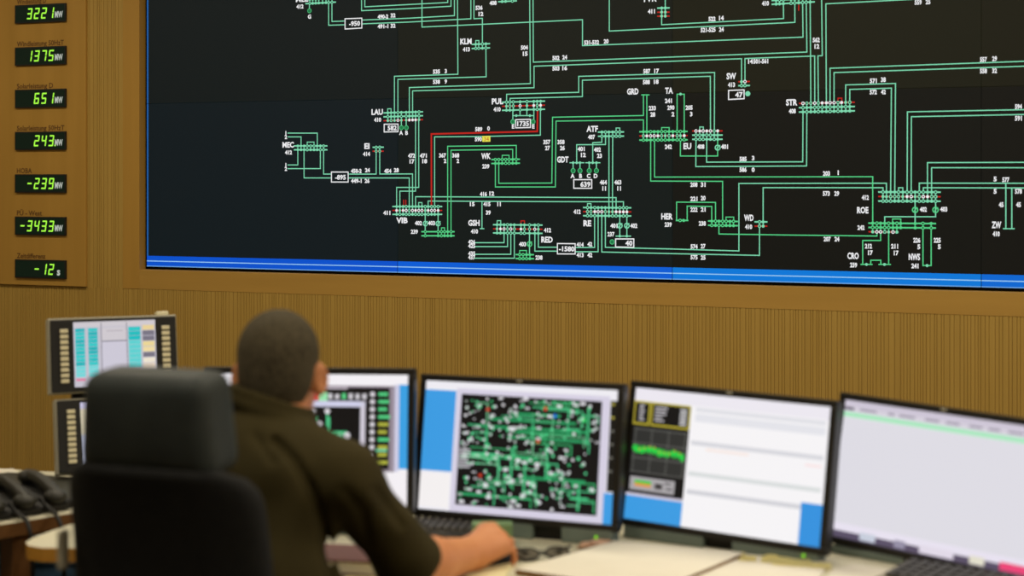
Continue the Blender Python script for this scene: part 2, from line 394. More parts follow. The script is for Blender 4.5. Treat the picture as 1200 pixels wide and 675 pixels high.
# transmission lines, read off the photograph
LA = [
 [(427.5, -6), (427.5, 8), (524.7, 2.9), (524.7, -6)], [(423.7, -6), (423.7, 12.5), (480, 10), (528.5, 7.3), (528.5, -6)],
 [(424, 23.5), (480, 21.3), (532.5, 18.3), (532.5, -6)], [(424, 28), (480, 25.8), (551.8, 22), (551.8, -6)],
 [(494.5, -6), (494.5, 31.7), (682.6, 23.1), (682.6, 53.5), (941, 43.5), (940.6, 4)],
 [(536.1, -6), (536.6, 87), (462.2, 89.4), (462.2, 131)], [(555.4, -6), (555.4, 22), (565.3, 21.4), (565.3, 52)],
 [(569.4, 56), (569.7, 90), (466.3, 93), (466.3, 131)], [(620.7, -6), (621.5, 98), (479.7, 102.6), (479.7, 131)],
 [(624.6, -6), (625, 72.8), (945.6, 61), (944.8, 4)], [(869, 95), (869, 68.8), (625.8, 77.6), (625.8, 102.8), (483.5, 106.5), (483.5, 131)],
 [(873, 95), (873, 68.6), (954.7, 65.6), (954.8, 120)], [(949.4, 3), (950.2, 120)],
 [(962.8, -6), (963.6, 65.2), (958.5, 65.5), (959, 120)], [(968.4, 120), (967.8, 4.5), (1050, 0.2), (1140, -4.5)],
 [(972.7, 120), (972.7, 80), (1206, 71.6)], [(977.4, 120), (977.4, 85.1), (1206, 77.4)],
 [(991, 120), (991, 99.5), (1049.4, 97.8), (1048.5, 225)], [(995.8, 120), (995.8, 104.8), (1044.6, 103.3), (1043.7, 225)],
 [(1063, 225), (1063.4, 131.1), (1206, 128.4)], [(1067.8, 225), (1068, 136.8), (1206, 134)],
 [(941, 131), (940.7, 189.6), (828, 190), (828.2, 164)], [(945.5, 131), (945.2, 194.5), (815.4, 195.2), (815.6, 164)],
 [(865.9, 294.1), (865.9, 215), (1038.8, 214.7), (1038.8, 225)], [(709.4, 252), (709.4, 289.8), (788, 291.8), (865.9, 294.1)],
 [(894.3, 260), (894.3, 219.9), (1034.8, 220), (1034.8, 225)], [(890, 265), (890, 299.3), (788, 297.2), (705.2, 295.3), (705.2, 252)],
 [(487, 242), (487, 230.5), (560, 230.8), (722, 231.6), (722, 243)], [(501.7, 242), (501.7, 235.6), (660, 236.3), (730.6, 236.4), (730.6, 243)],
 [(713.6, 160), (713.6, 243)], [(718, 160), (717.7, 243)],
 [(705.3, 160), (705.3, 166.7), (694.6, 167.2), (694.6, 190.6)], [(709.6, 160), (709.6, 169.4), (675.8, 169.6), (675.8, 190.6)],
 [(837.1, 153), (837.4, 84.9), (678.2, 89.5), (678.2, 108.2), (593.7, 110.5), (593.7, 119)],
 [(832.6, 153), (832.4, 89.4), (682.5, 94), (682.5, 113.2), (597.7, 115.3), (597.7, 119)],
 [(633.3, 130), (633.2, 158.4), (560, 160), (509.3, 160.4), (509.3, 242)],
 [(490.7, 141), (490.7, 219.6), (464.8, 219.6), (464.8, 241)], [(487, 141), (487, 224), (468.6, 224), (468.6, 241)],
 [(445, 177), (445, 203.9), (483.4, 203.8), (483.4, 241)], [(440.8, 177), (440.8, 204), (408, 204)], [(408, 208.5), (479.6, 208.5), (479.6, 241)],
 [(337.5, 156), (371.8, 156), (371.8, 171)], [(337.5, 160.4), (352.8, 160.4), (352.8, 171)], [(337.5, 193.3), (349, 193.3), (349, 176)],
 [(337.5, 197.6), (375.4, 197.6), (375.4, 176)], [(379.2, 176), (379.2, 204), (388.4, 204)], [(356.3, 176), (356.3, 208.5), (388.4, 208.5)],
 [(385.1, 2.5), (385.1, 29.6), (404.4, 29)], [(389, 2), (389, 25.2), (404.4, 24.6)],
 [(775.4, 19), (775.4, 29), (918.2, 21.8), (918, 3)], [(714, -6), (714, 36.4), (931.5, 26.2), (931.4, 3)], [(779.6, -6), (779.6, 19)],
 [(1086.9, 225), (1086.9, 190.6), (1206, 190.2)], [(1091.7, 225), (1091.7, 196.5), (1206, 196.5)], [(1077.3, 225), (1077.3, 214.6), (1206, 214.8)],
 [(1082, 225), (1082, 220), (1206, 220.3)], [(1178.7, 214.8), (1178.7, 267.8)], [(1176, 268), (1181.4, 268)], [(1185.7, 220.3), (1185.7, 267.8)], [(1183, 268), (1188.4, 268)],
 [(556, 284.4), (590.7, 284.4), (590.7, 273)], [(556, 289), (594.8, 289), (594.8, 273)], [(556, 298), (598.6, 298), (598.6, 273)], [(556, 302.6), (602.7, 302.6), (602.7, 273)],
 [(630.9, 273), (630.9, 289.7), (653.2, 289.7)], [(626.8, 273), (626.8, 294.3), (653.2, 294.3)], [(674, 290), (696.8, 290), (696.8, 252)], [(674, 295), (700.9, 295), (700.9, 252)],
 [(564.8, 236), (564.8, 267.8)], [(562.8, 268), (567, 268)],
 [(601, 130), (601, 140)], [(625.6, 130), (625.6, 140)], [(601, 135.5), (625.6, 135.5)], [(609.4, 129), (609.4, 135.5)], [(617.4, 129), (617.4, 135.5)],
 [(668, 190.7), (684, 190.7)], [(686.5, 190.7), (703, 190.7)], [(671.6, 190.7), (671.6, 197)], [(679.7, 190.7), (679.7, 197)], [(690.5, 190.7), (690.5, 197)], [(698.9, 190.7), (698.9, 197)],
 [(1036.8, 261), (1036.8, 254), (1096.4, 254), (1096.4, 236)], [(1072.4, 236), (1072.4, 261)], [(722, 276.7), (739, 276.7)], [(726.3, 252), (726.3, 276.7)], [(734.6, 252), (734.6, 276.7)],
 [(498.3, 251), (498.3, 276)], [(513.4, 251), (513.4, 276)], [(620.5, 273), (620.5, 299)], [(362.6, 4), (362.6, 10)],
 [(470.3, 141), (470.3, 147)], [(476, 141), (476, 147)],
]
LB = [
 [(797.4, 164), (797.3, 182.8), (841, 182.8), (841, 165)], [(767, 164), (767, 207.5), (1022.7, 207.1), (1022.7, 261.5)], [(762.5, 164), (762.5, 212.2), (846.8, 212.5), (846.8, 258)],
 [(842.5, 264), (842.5, 274.2), (920, 275.4), (1027.7, 276.6), (1027.7, 271)],
 [(792.9, 258), (792.9, 236.8), (838.5, 237.2), (838.5, 258)], [(805.3, 258), (805.3, 241.5), (834.1, 242), (834.1, 258)], [(792.8, 258.3), (805.6, 258.3)],
 [(754, 111), (754, 135.4), (647.5, 137.4), (646.7, 214.5), (584.5, 214.8), (584.5, 191)], [(758, 111), (758, 153)], [(752, 111.2), (760.5, 111.2)],
 [(754, 153), (754, 140.5), (651.6, 141.9), (650.8, 219.1), (580.5, 219.1), (580.5, 191)],
 [(793.5, 153), (793.5, 110.4), (801.8, 110.4), (801.8, 153)],
 [(605, 187), (605, 170.4), (524.6, 171.4), (524.6, 271)], [(600.8, 187), (600.8, 175), (528.5, 176), (528.5, 276)],
 [(1081.6, 262), (1081.6, 311.2), (1091.2, 311.2), (1091.2, 262)], [(1032, 271.8), (1032, 281.8), (1011, 281.8), (1011, 309.8)], [(1009, 309.9), (1022, 309.9)],
 [(1020.4, 309.9), (1020.4, 305), (1032.2, 305), (1032.2, 309.9)], [(1030, 309.9), (1043.5, 309.9)], [(1041.4, 271.8), (1041.4, 309.9)],
]
bm = bmesh.new()
for p in LA: stroke(bm, p, mi=GA)
for p in LB: stroke(bm, p, mi=GB, off=0.0001)
stroke(bm, [(630, 130), (629.6, 154), (505.5, 157), (505.6, 241)], 0.0065, RD, off=0.0002)
part('transmission_lines', bm, DM, vw, text='thin pale green lines with one red line')

def station(rows, xs, hook=None, seed=0):
    """rows: (x0, y0, x1, y1, colour)"""
    bm = bmesh.new(); rr = random.Random(seed)
    for x in xs:
        ys = [r[1] + (r[3] - r[1]) * (x - r[0]) / (r[2] - r[0]) for r in rows if r[0] <= x <= r[2]]
        if len(ys) > 1: stroke(bm, [(x, min(ys)), (x, max(ys))], 0.0036, rows[0][4] if rows[0][4] != RD else GA, off=0.0003)
        for k, y in enumerate(ys):
            col = rows[k][4] if rows[k][4] != RD else (WH if rr.random() < .5 else GA)
            if rr.random() < 0.5: disc(bm, x, y, 1.75, col, off=0.0007, seg=8)
            else:
                disc(bm, x, y, 1.95, col, off=0.0007, hole=0.95, seg=8); disc(bm, x, y, 0.95, 6, off=0.0006, seg=8)
    for (x0, y0, x1, y1, c) in rows: stroke(bm, [(x0, y0), (x1, y1)], 0.0056 if c != RD else 0.005, c, off=0.0004)
    if hook:
        for h in hook: stroke(bm, h[0], 0.0036, h[1], off=0.0004)
    part('station_symbol', bm, DM + [emit((14, 22, 18))], vw)
def rows3(x0, x1, y, yr, d, cols): return [(x0, y + i * d, x1, yr + i * d, c) for i, c in enumerate(cols)]
def hk(xa, xb, yt, yb, c=GA): return ([(xa, yb), (xa, yt), (xb, yt), (xb, yb)], c)
def fr(a, b, n): return [a + (b - a) * i / (n - 1) for i in range(n)]
station(rows3(450, 495, 132.3, 131, 4.6, (GA, GA, RD)), [454.5, 458.3, 462.3, 466.3, 470.3, 476, 479.7, 483.5, 487, 491], [hk(454.3, 458.3, 127.5, 132)], 1)
station(rows3(589, 638, 119.8, 118.5, 4.75, (GA, RD, GA)), [593.5, 597.5, 601.5, 609.5, 617.5, 625.5, 629.5, 633.5], None, 2)
station(rows3(553.5, 573.5, 52, 51.2, 4.9, (GA, GA)), [557.5, 561, 565.3, 569.4], [hk(557.5, 561.2, 47.5, 52)], 3)
station(rows3(345, 383, 171, 171, 4.5, (GA, GA)), [349, 352.8, 356.4, 360, 364, 368, 371.7, 375.4, 379.2], [hk(360, 368, 166.5, 171)], 4)
station(rows3(437.3, 449, 172.6, 172.5, 4.6, (GA, RD)), [440.8, 445], None, 5)
station([(358.5, 4.3, 393, 2.5, GA), (358.5, -0.6, 393, -2.2, GA)], [363, 366.5, 370, 373.6, 378, 382, 385, 389], None, 6)
station([(584.5, 2, 605, 1, GA)], [588.5, 592.5, 600.5], None, 7)
station([(771, 9.5, 784, 9.2, GA), (771, 14.3, 784, 14.2, RD), (771, 19, 784, 18.8, RD)], [775.4, 779.6], None, 8)
station([(905, 5, 954, 2.2, GA), (905, 0.6, 954, -2.4, GA)], [909.5, 913.5, 918, 927, 931.4, 936, 940.6, 944.8, 949.4], [([(936, 6), (936, 12)], RD)], 9)
station([(866, 95.8, 878, 95.5, RD), (866, 100.4, 878, 100.2, GA)], [869, 873], None, 10)
station(rows3(937, 1001, 121.2, 119.8, 5.05, (RD, GA, GA)), [941, 945.5, 950.2, 954.8, 959, 963.5, 968.4, 972.7, 977.4, 982, 986.2, 991, 995.8], [([(982, 121), (982, 115), (986.5, 115), (986.5, 120.5), (984, 121)], RD)], 11)
station(rows3(701.5, 730.5, 154.8, 154.6, 4.9, (GA, GA)), [705.3, 709.6, 713.6, 718, 722, 726.3], [hk(722, 726.3, 150, 154.6)], 12)
station(rows3(750, 805, 154.4, 154, 4.9, (GB, RD, GB)), [754, 758, 762.5, 766.6, 771, 775.3, 779.6, 784, 788.5, 793.5, 797.4, 801.8], [hk(775.3, 784.2, 149.5, 154, GB)], 13)
station(rows3(812, 846, 153.5, 153.4, 4.9, (RD, GA, GA)), [815.6, 820, 824, 828.2, 832.6, 837, 841], [hk(820, 824.2, 148.8, 153.5)], 14)
station(rows3(576.5, 608.5, 187, 186.6, 4.6, (GB, GB)), [580.5, 584.5, 588.5, 592.6, 596.6, 600.8, 605], [hk(588.5, 596.6, 182, 187, GB)], 15)
station(rows3(460.5, 517.5, 242, 242, 4.6, (GA, RD, GA)), [464.8, 468.6, 472.3, 476, 479.6, 483.4, 487, 490.8, 494.5, 498.3, 501.8, 505.7, 509.4, 513.4], [([(473, 240), (473, 234.5)], RD), ([(475.6, 240), (475.6, 234.5)], RD), hk(490.6, 494.5, 237.4, 242)], 16)
station(rows3(494.5, 532, 271.5, 271.5, 4.8, (GB, GB)), [498.3, 513.4, 517.3, 521, 524.7, 528.6], [hk(517.3, 521, 267, 271.5, GB)], 17)
station(rows3(578.5, 635, 263.3, 263.8, 4.85, (GA, RD, GA)), [582.5, 586.5, 590.7, 594.7, 598.6, 602.7, 610.5, 614.5, 620.5, 626.7, 630.8], [hk(582.6, 586.8, 258.6, 263.5), hk(610.5, 614.6, 258.8, 263.6, RD)], 18)
station(rows3(605, 625, 298.3, 298.5, 4.7, (GB, GB)), [609, 613, 617, 621], [hk(609, 617, 293.6, 298.4, GB)], 19)
station(rows3(684, 739, 243.2, 243.5, 4.8, (GA, RD, GA)), [688.5, 692.6, 697, 701, 705.2, 709.4, 713.6, 717.8, 722, 726.3, 730.5, 734.6], [hk(688.5, 692.6, 238.6, 243.3)], 20)
station(rows3(830.5, 864, 259, 259.5, 5, (GB, GB)), [834.1, 838.5, 842.5, 846.8, 851, 855.4, 859.6], [hk(850.8, 859.8, 254.4, 259.3, GB)], 21)
station([(792.8, 258.3, 805.8, 258.3, GB)], [797, 801.2], None, 22)
station([(885, 260, 898.5, 260, GA), (885, 265, 898.5, 265, RD)], [890, 894.3], None, 23)
station(rows3(1030, 1101.5, 225, 225.2, 5.3, (GA, RD, GA)), [1034.8, 1038.9, 1043.7, 1048.5, 1053, 1058, 1062.9, 1067.8, 1072.4, 1077.3, 1082, 1087, 1091.8, 1096.4], [hk(1053, 1058, 220, 225)], 24)
station([(1018.5, 261.5, 1096, 262, GB), (1018.5, 266.5, 1096, 267.2, GB), (1018.5, 271.6, 1052, 272, RD)], [1022.7, 1027.6, 1032, 1036.8, 1041.4, 1046.5, 1051, 1055.5, 1072.4, 1081.6, 1091.2], [hk(1046, 1055.6, 256.6, 261.6, GB)], 25)
# transformers, generators and value boxes
bm = bmesh.new()
for x, y, c in ((498.5, 262, GA), (513.4, 262, GA), (620.5, 286, GB), (726.3, 264.5, GA), (734.6, 264.5, GA), (1072.4, 246, GB), (1096.3, 246, GB), (841, 173, GA)):
    disc(bm, x, y, 3.4, c, hole=2.2, seg=14); stroke(bm, [(x - 1.5, y + 1.5), (x + 2.6, y - 2.6)], 0.003, c, off=.0004)
for x, y in ((671.6, 200), (679.7, 200), (690.5, 200), (698.9, 200), (601, 142.6), (624.6, 142.6), (470.4, 149.6), (476.2, 149.6), (362.6, 12.6), (717.3, 283.5)):
    disc(bm, x, y, 2.7, DKG, seg=12); disc(bm, x, y, 2.9, GB, hole=2.3, seg=12, off=.0005)
for x, y in ((797.5, 110.3), (605, 135.5), (621, 135.5), (1015.4, 309.9), (1036.5, 309.9), (1086.4, 311.2), (671.6, 190.7), (675.8, 190.7), (679.7, 190.7), (690.5, 190.7), (694.6, 190.7), (698.9, 190.7), (726.3, 276.7), (734.6, 276.7)):
    disc(bm, x, y, 1.6, GA, seg=8)
disc(bm, 876.3, 109.8, 2.9, GA, seg=12)
part('equipment_symbol', bm, DM, vw, text='round generator and transformer symbols')
VB = [((404.3, 22), (424, 21.3), (424, 32.8), (404.4, 34), '-950', 415.5, 27.4), ((388.4, 201.6), (408, 201.6), (408, 213.3), (388.4, 213.3), '-895', 399, 207.6),
      ((653.2, 285.4), (674, 285.6), (674, 297.6), (653.2, 297.5), '-1580', 664, 291.5), ((604.4, 140.2), (621.5, 139.8), (621.5, 149.4), (604.4, 149.8), '1735', 613, 144.7),
      ((450.2, 145.6), (466.4, 145.4), (466.4, 154.3), (450.2, 154.6), '582', 459.5, 149.8), ((672.4, 210.5), (693.4, 210.5), (693.4, 220.6), (672.4, 220.6), '639', 686, 215.8),
      ((721.4, 280), (742.7, 280), (742.7, 289.8), (721.4, 289.4), '40', 737, 284.8), ((853.8, 106), (872, 105.3), (872, 115.6), (853.8, 116.6), '47', 866, 110.8)]
for a, b, c, d, s, tx, ty in VB:
    bm = bmesh.new(); stroke(bm, [a, b, c, d], 0.0042, WH, off=.0005, closed=True)
    text(bm, s, wp(tx, ty, .0006), X3, ZV, 5.6 * 0.00352, WH, 'c', 0.035, 1.05)
    part('value_box', bm, DM, vw, text='white framed value box reading ' + s)
names = [('LAU', 442, 131), ('PUL', 583, 118.5), ('KLM', 546, 48.3), ('MEC', 337.7, 169.5), ('EI', 430, 171), ('ATF', 694, 150.8), ('GRD', 741.5, 107), ('TA', 784, 106), ('SW', 857, 89),
         ('STR', 927.7, 119.7), ('EU', 805.5, 171), ('WK', 569.5, 182.7), ('GDT', 659.5, 186.7), ('VIB', 471, 258), ('GSH', 555.3, 261), ('RED', 641, 280.6), ('RE', 688.3, 261.4), ('HER', 781.6, 253.4),
         ('WD', 877.5, 255), ('ROE', 1011, 246), ('CRO', 999.7, 299.6), ('NWS', 1071.5, 300.8), ('ZW', 1167.7, 263.3)]
nums = [('412', 351.5, 7.5), ('1', 335, 155.8), ('2', 335, 160.4), ('1', 335, 193.2), ('2', 335, 197.7), ('412', 338, 178.5), ('410', 442.5, 140.2), ('414', 429.5, 180.3), ('413', 546.5, 57.7), ('408', 577.8, 3.3),
        ('536', 561.4, 9), ('12', 563.6, 16.2), ('490-2', 448.8, 19.3), ('32', 460.6, 17.9), ('491-1', 448.8, 30.6), ('32', 460.6, 30), ('535', 511.5, 83.8), ('3', 522.4, 83.2), ('538', 511.5, 95.7), ('9', 522.4, 95.3),
        ('504', 614.5, 55.6), ('15', 615.5, 62.8), ('502', 651.5, 67.8), ('24', 661.8, 67), ('503', 651.5, 80), ('16', 661.8, 79.6), ('531-532', 693.2, 49.6), ('20', 710.3, 48.3),
        ('522', 834.4, 22), ('14', 845.4, 21), ('521-525', 829.8, 34.8), ('24', 845.4, 34.3), ('411', 763.3, 13.2), ('410', 897, 3.8), ('562', 956.5, 46.7), ('12', 957.3, 54.2), ('14', 879.5, 71.8), ('501-561', 891.5, 71.6),
        ('413', 857.2, 99.2), ('410', 582.5, 128), ('408', 928.5, 130), ('587', 758, 83.3), ('17', 769.5, 83), ('588', 757.5, 96), ('18', 769, 95.6), ('241', 783.3, 118), ('290', 786.2, 126), ('2', 788.6, 133.7), ('205', 807.5, 126), ('3', 810, 133.5),
        ('233', 764.4, 126.6), ('28', 765, 134), ('571', 1023.4, 94.6), ('38', 1035.2, 93.3), ('572', 1023.4, 107.7), ('42', 1035.2, 107.6), ('557', 1152.5, 69.6), ('29', 1165.5, 68.6), ('558', 1152.5, 83), ('32', 1165.5, 82.7),
        ('559', 1076, 2.5), ('25', 1087.5, 2), ('594', 1193.5, 124.8), ('591', 1193.5, 138.4), ('407', 693.2, 160.4), ('242', 783.2, 171.8), ('408', 821.3, 171.7), ('401', 849, 171.7), ('585', 870.8, 186.2), ('3', 882.6, 185.2), ('586', 870.8, 198.7), ('0', 882.6, 198.7),
        ('203', 968.5, 203.2), ('1', 982.3, 202.2), ('573', 968.3, 226.6), ('29', 980.5, 226.6), ('208', 813.2, 216.2), ('31', 824, 216.2), ('221', 813.2, 232.8), ('20', 824, 232), ('222', 813.2, 245.4), ('21', 824, 245.3), ('239', 783, 263),
        ('238', 823, 261.7), ('574', 813.4, 288.8), ('27', 824, 288.4), ('575', 813.4, 301.3), ('25', 824, 301.6), ('410', 877.3, 265.6), ('207', 969.4, 280), ('24', 980.8, 280), ('412', 1014, 231.3), ('242', 1009, 266.6), ('402', 1082, 245.2), ('403', 1106, 245),
        ('212', 1017.7, 288.3), ('17', 1020, 296), ('211', 1048.3, 288.5), ('17', 1050.2, 296.3), ('226', 1074.4, 281.4), ('5', 1076.8, 289), ('225', 1098.3, 281.4), ('5', 1100.8, 289), ('239', 1000.3, 310.4), ('241', 1072.2, 311.5),
        ('5', 1166.2, 209.7), ('577', 1178.7, 210.5), ('5', 1166.2, 224), ('578', 1193.5, 224), ('45', 1173.3, 239.7), ('45', 1193.6, 239.7), ('410', 1167.4, 273.9),
        ('589', 561, 151.3), ('0', 572.5, 150.4), ('590', 560.6, 163), ('357', 640.8, 166.3), ('27', 641.6, 173.3), ('358', 657.4, 166.3), ('26', 659, 173.3), ('401', 681, 174.4), ('12', 683.6, 181.4), ('402', 700, 175.2), ('23', 702.5, 182.4),
        ('464', 707, 213.5), ('11', 708, 220.7), ('463', 724, 213.5), ('11', 725.5, 220.7), ('472', 482.3, 182.3), ('17', 482.8, 189), ('471', 496, 182.3), ('18', 497.7, 188.7), ('367', 518.6, 182), ('2', 521.5, 188.4), ('368', 534, 182), ('2', 536.6, 188.4),
        ('239', 569.3, 194.8), ('450-2', 417.5, 200.2), ('24', 430.6, 199.3), ('449-1', 417.5, 211.8), ('26', 430.2, 211.8), ('454', 454.4, 200.2), ('28', 464.5, 199.3), ('411', 453.3, 249.3), ('402', 490.3, 261.3), ('403', 505.6, 261.3), ('239', 485.6, 271.4),
        ('416', 566.5, 227.3), ('12', 576.3, 226.7), ('15', 553.4, 239), ('415', 570.6, 239), ('11', 584.8, 239), ('39', 572.2, 249), ('410', 556, 271), ('426', 552.8, 283.4), ('425', 552.8, 288), ('435', 552.8, 297), ('437', 552.8, 301.4),
        ('412', 641.6, 269.6), ('403', 612.4, 286), ('238', 631.6, 301.7), ('412', 676.3, 248), ('401', 719.4, 264.4), ('402', 742.7, 264.4), ('237', 716, 274.3), ('414', 679.8, 286.5), ('42', 691.2, 286), ('413', 679.8, 298.7), ('42', 691.2, 298.7),
        ('A', 470, 155.5), ('B', 476.5, 155.5), ('G', 362.6, 19.4), ('E', 601.3, 148), ('E', 625, 148), ('A', 671, 206), ('B', 680.4, 206), ('C', 689.8, 206), ('D', 698, 206)]
bm = bmesh.new()
def pxw(x): return (onwall(x + 5, 200, YL) - onwall(x - 5, 200, YL)).length / 10
for s, x, y in names: text(bm, s, wp(x, y, .0008), X3, ZV, 6.8 * 0.0034, WH, 'c', 0.04, width=(13.4 if len(s) == 3 else {'EI': 6, 'SW': 11.2, 'WK': 11, 'WD': 11.2, 'ZW': 11.2}.get(s, 9.2)) * pxw(x))
text(bm, 'MEL', wp(354, -1.5, .0008), X3, ZV, 7.0 * 0.0036, WH, 'c', 0.03)
text(bm, 'TVR', wp(761, -1.6, .0008), X3, ZV, 7.0 * 0.0033, WH, 'c', 0.03)
part('station_lettering', bm, DM, vw, text='white station names')
bm = bmesh.new()
for s, x, y in nums: text(bm, s, wp(x, y, .0008), X3, ZV, 4.9 * 0.0034, WH, 'c', 0.045, .97, width=(2.5 * len(s) if '-' in s else {3: 8.3, 2: 5.7}[len(s)]) * pxw(x) if len(s) > 1 and s != '11' else None)
q = [(565.2, 159.4), (574.6, 159.2), (574.6, 166), (565.2, 166.2)]
quad(bm, [wp(a, b, .0007) for a, b in q], 5)
text(bm, '34', wp(570, 162.8, .0009), X3, ZV, 5 * 0.0034, 2, 'c', 0.0)
part('number_lettering', bm, DM, vw, text='small white numbers, one on a yellow field')

# ------------------------------------------------------------------ monitors
SCR = {}
class Screen:
    """collects flat coloured patches in screen coordinates u (right) v (down), 0..1"""
    def __init__(s, w, h): s.w, s.h, s.bm, s.m, s.z = w, h, bmesh.new(), [], 0.0
    def mi(s, c):
        m = emit(c)
        if m not in s.m: s.m.append(m)
        return s.m.index(m)
    def P(s, u, v, z): return Vector(((u - .5) * s.w, -z, (1 - v) * s.h))
    def rect(s, u0, v0, u1, v1, c, layer=1):
        z = layer * 0.00012
        quad(s.bm, [s.P(u0, v1, z), s.P(u1, v1, z), s.P(u1, v0, z), s.P(u0, v0, z)], s.mi(c))
    def line(s, u0, v0, u1, v1, t, c, layer=2):
        if abs(u1 - u0) * s.w > abs(v1 - v0) * s.h: s.rect(min(u0, u1), v0 - t / s.h / 2, max(u0, u1), v0 + t / s.h / 2, c, layer)
        else: s.rect(u0 - t / s.w / 2, min(v0, v1), u0 + t / s.w / 2, max(v0, v1), c, layer)
    def dot(s, u, v, r, c, layer=3):
        n = 8; z = layer * .00012
        f = s.bm.faces.new([s.bm.verts.new(s.P(u + math.cos(2 * PI * k / n) * r / s.w, v - math.sin(2 * PI * k / n) * r / s.h, z)) for k in range(n)])
        f.material_index = s.mi(c)
WHT = (238, 236, 242); BLU = (62, 156, 226); LAV = (205, 200, 218); BLK = (20, 18, 18)
def content_grid(s):           # overview map
    s.rect(0, 0, 1, 1, WHT, 0)
    s.rect(0, .07, .166, .70, BLU); s.rect(.168, .05, .965, 1, (214, 208, 226)); s.rect(0, .72, .16, .98, (244, 240, 240))
    s.rect(.196, .09, .925, .945, BLK, 2); s.rect(.968, .08, 1, .76, (26, 24, 20)); s.rect(.955, .77, 1, 1, BLU, 2)
    for k in range(6): s.rect(.972, .10 + k * .1, .99, .115 + k * .1, (180, 170, 70) if k < 2 else (120, 118, 110), 2)
    rr = random.Random(9)
    G = [(80, 205, 140), (60, 180, 112), (120, 200, 150)]
    for k in range(46):
        u = .2 + rr.random() * .66; v = .11 + rr.random() * .78; L = rr.uniform(.05, .26)
        c = rr.choice(G)
        s.line(u, v, min(.91, u + L), v, rr.choice((.0022, .0026, .0045)), c, 3)
        if rr.random() < .75:
            s.line(min(.91, u + L), v, min(.91, u + L), min(.93, v + rr.uniform(.05, .2)), .0028, c, 3)
    for u0, u1, v in ((.46, .72, .22), (.35, .80, .27), (.30, .86, .33), (.45, .84, .40), (.50, .80, .36), (.32, .62, .56), (.52, .86, .70), (.22, .36, .86)):
        s.line(u0, v, u1, v, .0065, (40, 150, 92), 3)
    for u, v0, v1 in ((.86, .14, .42), (.83, .72, .92), (.55, .58, .84), (.34, .35, .52), (.48, .48, .78), (.66, .44, .7)): s.line(u, v0, u, v1, .005, (70, 190, 126), 3)
    for k in range(330):
        u = .205 + rr.random() * .70; v = .10 + rr.random() * .83
        if u > .78 and rr.random() < .55: continue
        r = rr.uniform(.002, .0042)
        c = rr.choice([(226, 224, 228), (226, 224, 228), (200, 214, 206), (96, 216, 150), (70, 205, 130)])
        s.dot(u, v, r, c, 4)
        if rr.random() < .35: s.dot(u + .012, v, r, (224, 222, 228), 4)
    for u, v, c in ((.64, .17, (206, 60, 40)), (.69, .22, (40, 120, 220)), (.34, .2, (200, 70, 50)), (.61, .42, (200, 60, 40)), (.32, .71, (190, 60, 40)), (.84, .24, (50, 220, 110))): s.dot(u, v, .005, c, 5)
    for k in range(7): s.line(.20, .52 + k * .022, .20 + rr.uniform(.05, .08), .52 + k * .022, .003, (210, 208, 214), 4)
def content_chart(s):          # load curve beside a document
    s.rect(0, 0, 1, 1, (246, 244, 246), 0); s.rect(0, 0, 1, .095, (236, 232, 240))
    s.rect(0, .10, .305, .80, (22, 20, 20)); s.rect(0, .80, .305, .822, LAV, 2); s.rect(0, .822, .305, 1, BLU)
    Y = (190, 176, 60)
    for u0, u1 in ((0, .085), (.095, .30)):
        for v in (.105, .272): s.line(u0, v, u1, v, .004, Y, 2)
        s.line(u0 + .004, .1, u0 + .004, .275, .003, Y, 2); s.line(u1, .1, u1, .275, .004, Y, 2)
    rr = random.Random(4)
    for k in range(6): s.line(.03, .13 + k * .022, .03 + rr.uniform(.02, .045), .13 + k * .022, .003, (200, 196, 200), 3)
    for k in range(5):
        s.line(.115, .135 + k * .025, .115 + rr.uniform(.03, .07), .135 + k * .025, .0036, (190, 186, 190), 3); s.rect(.25, .13 + k * .026, .285, .146 + k * .026, (206, 204, 206), 3)
    s.rect(.01, .30, .30, .64, (50, 50, 48), 2)
    for k in range(4): s.line(.02 + k * .09, .30, .02 + k * .09, .64, .0022, (96, 96, 92), 3)
    for k in range(4): s.line(.01, .31 + k * .11, .30, .31 + k * .11, .0022, (96, 96, 92), 3)
    for k in range(66):
        u = .012 + k * .0042; c = .455 + .007 * math.sin(k * .21) + k * .0004
        a = rr.uniform(.008, .03)
        s.rect(u, c - a, u + .006, c + rr.uniform(.012, .035), (40, 205, 70), 4)
    for k in range(9): s.dot(.05 + k * .027, .455 + rr.uniform(-.02, .02), .0025, (190, 170, 60), 5)
    s.rect(.015, .675, .255, .775, (170, 166, 168), 2); s.rect(.04, .70, .13, .722, (60, 200, 60), 3); s.rect(.04, .724, .13, .745, (230, 150, 60), 3); s.rect(.15, .71, .19, .75, (60, 56, 56), 3)
    s.line(.20, .70, .235, .70, .003, (40, 40, 40), 3); s.line(.21, .74, .245, .74, .003, (40, 40, 40), 3)
    s.rect(.33, .105, .985, .135, (222, 222, 228), 1); s.rect(.33, .15, .985, .21, (228, 228, 234), 1)
    for v, c in ((.37, (214, 214, 220)), (.60, (216, 220, 220)), (.735, (208, 208, 214))): s.rect(.32, v - .016, .985, v + .016, c, 1)
    s.rect(.40, .40, .62, .42, (248, 232, 226), 1); s.rect(.90, .425, .98, .44, (250, 224, 224), 1)
    s.rect(.897, .70, 1, 1, (54, 146, 222), 2)
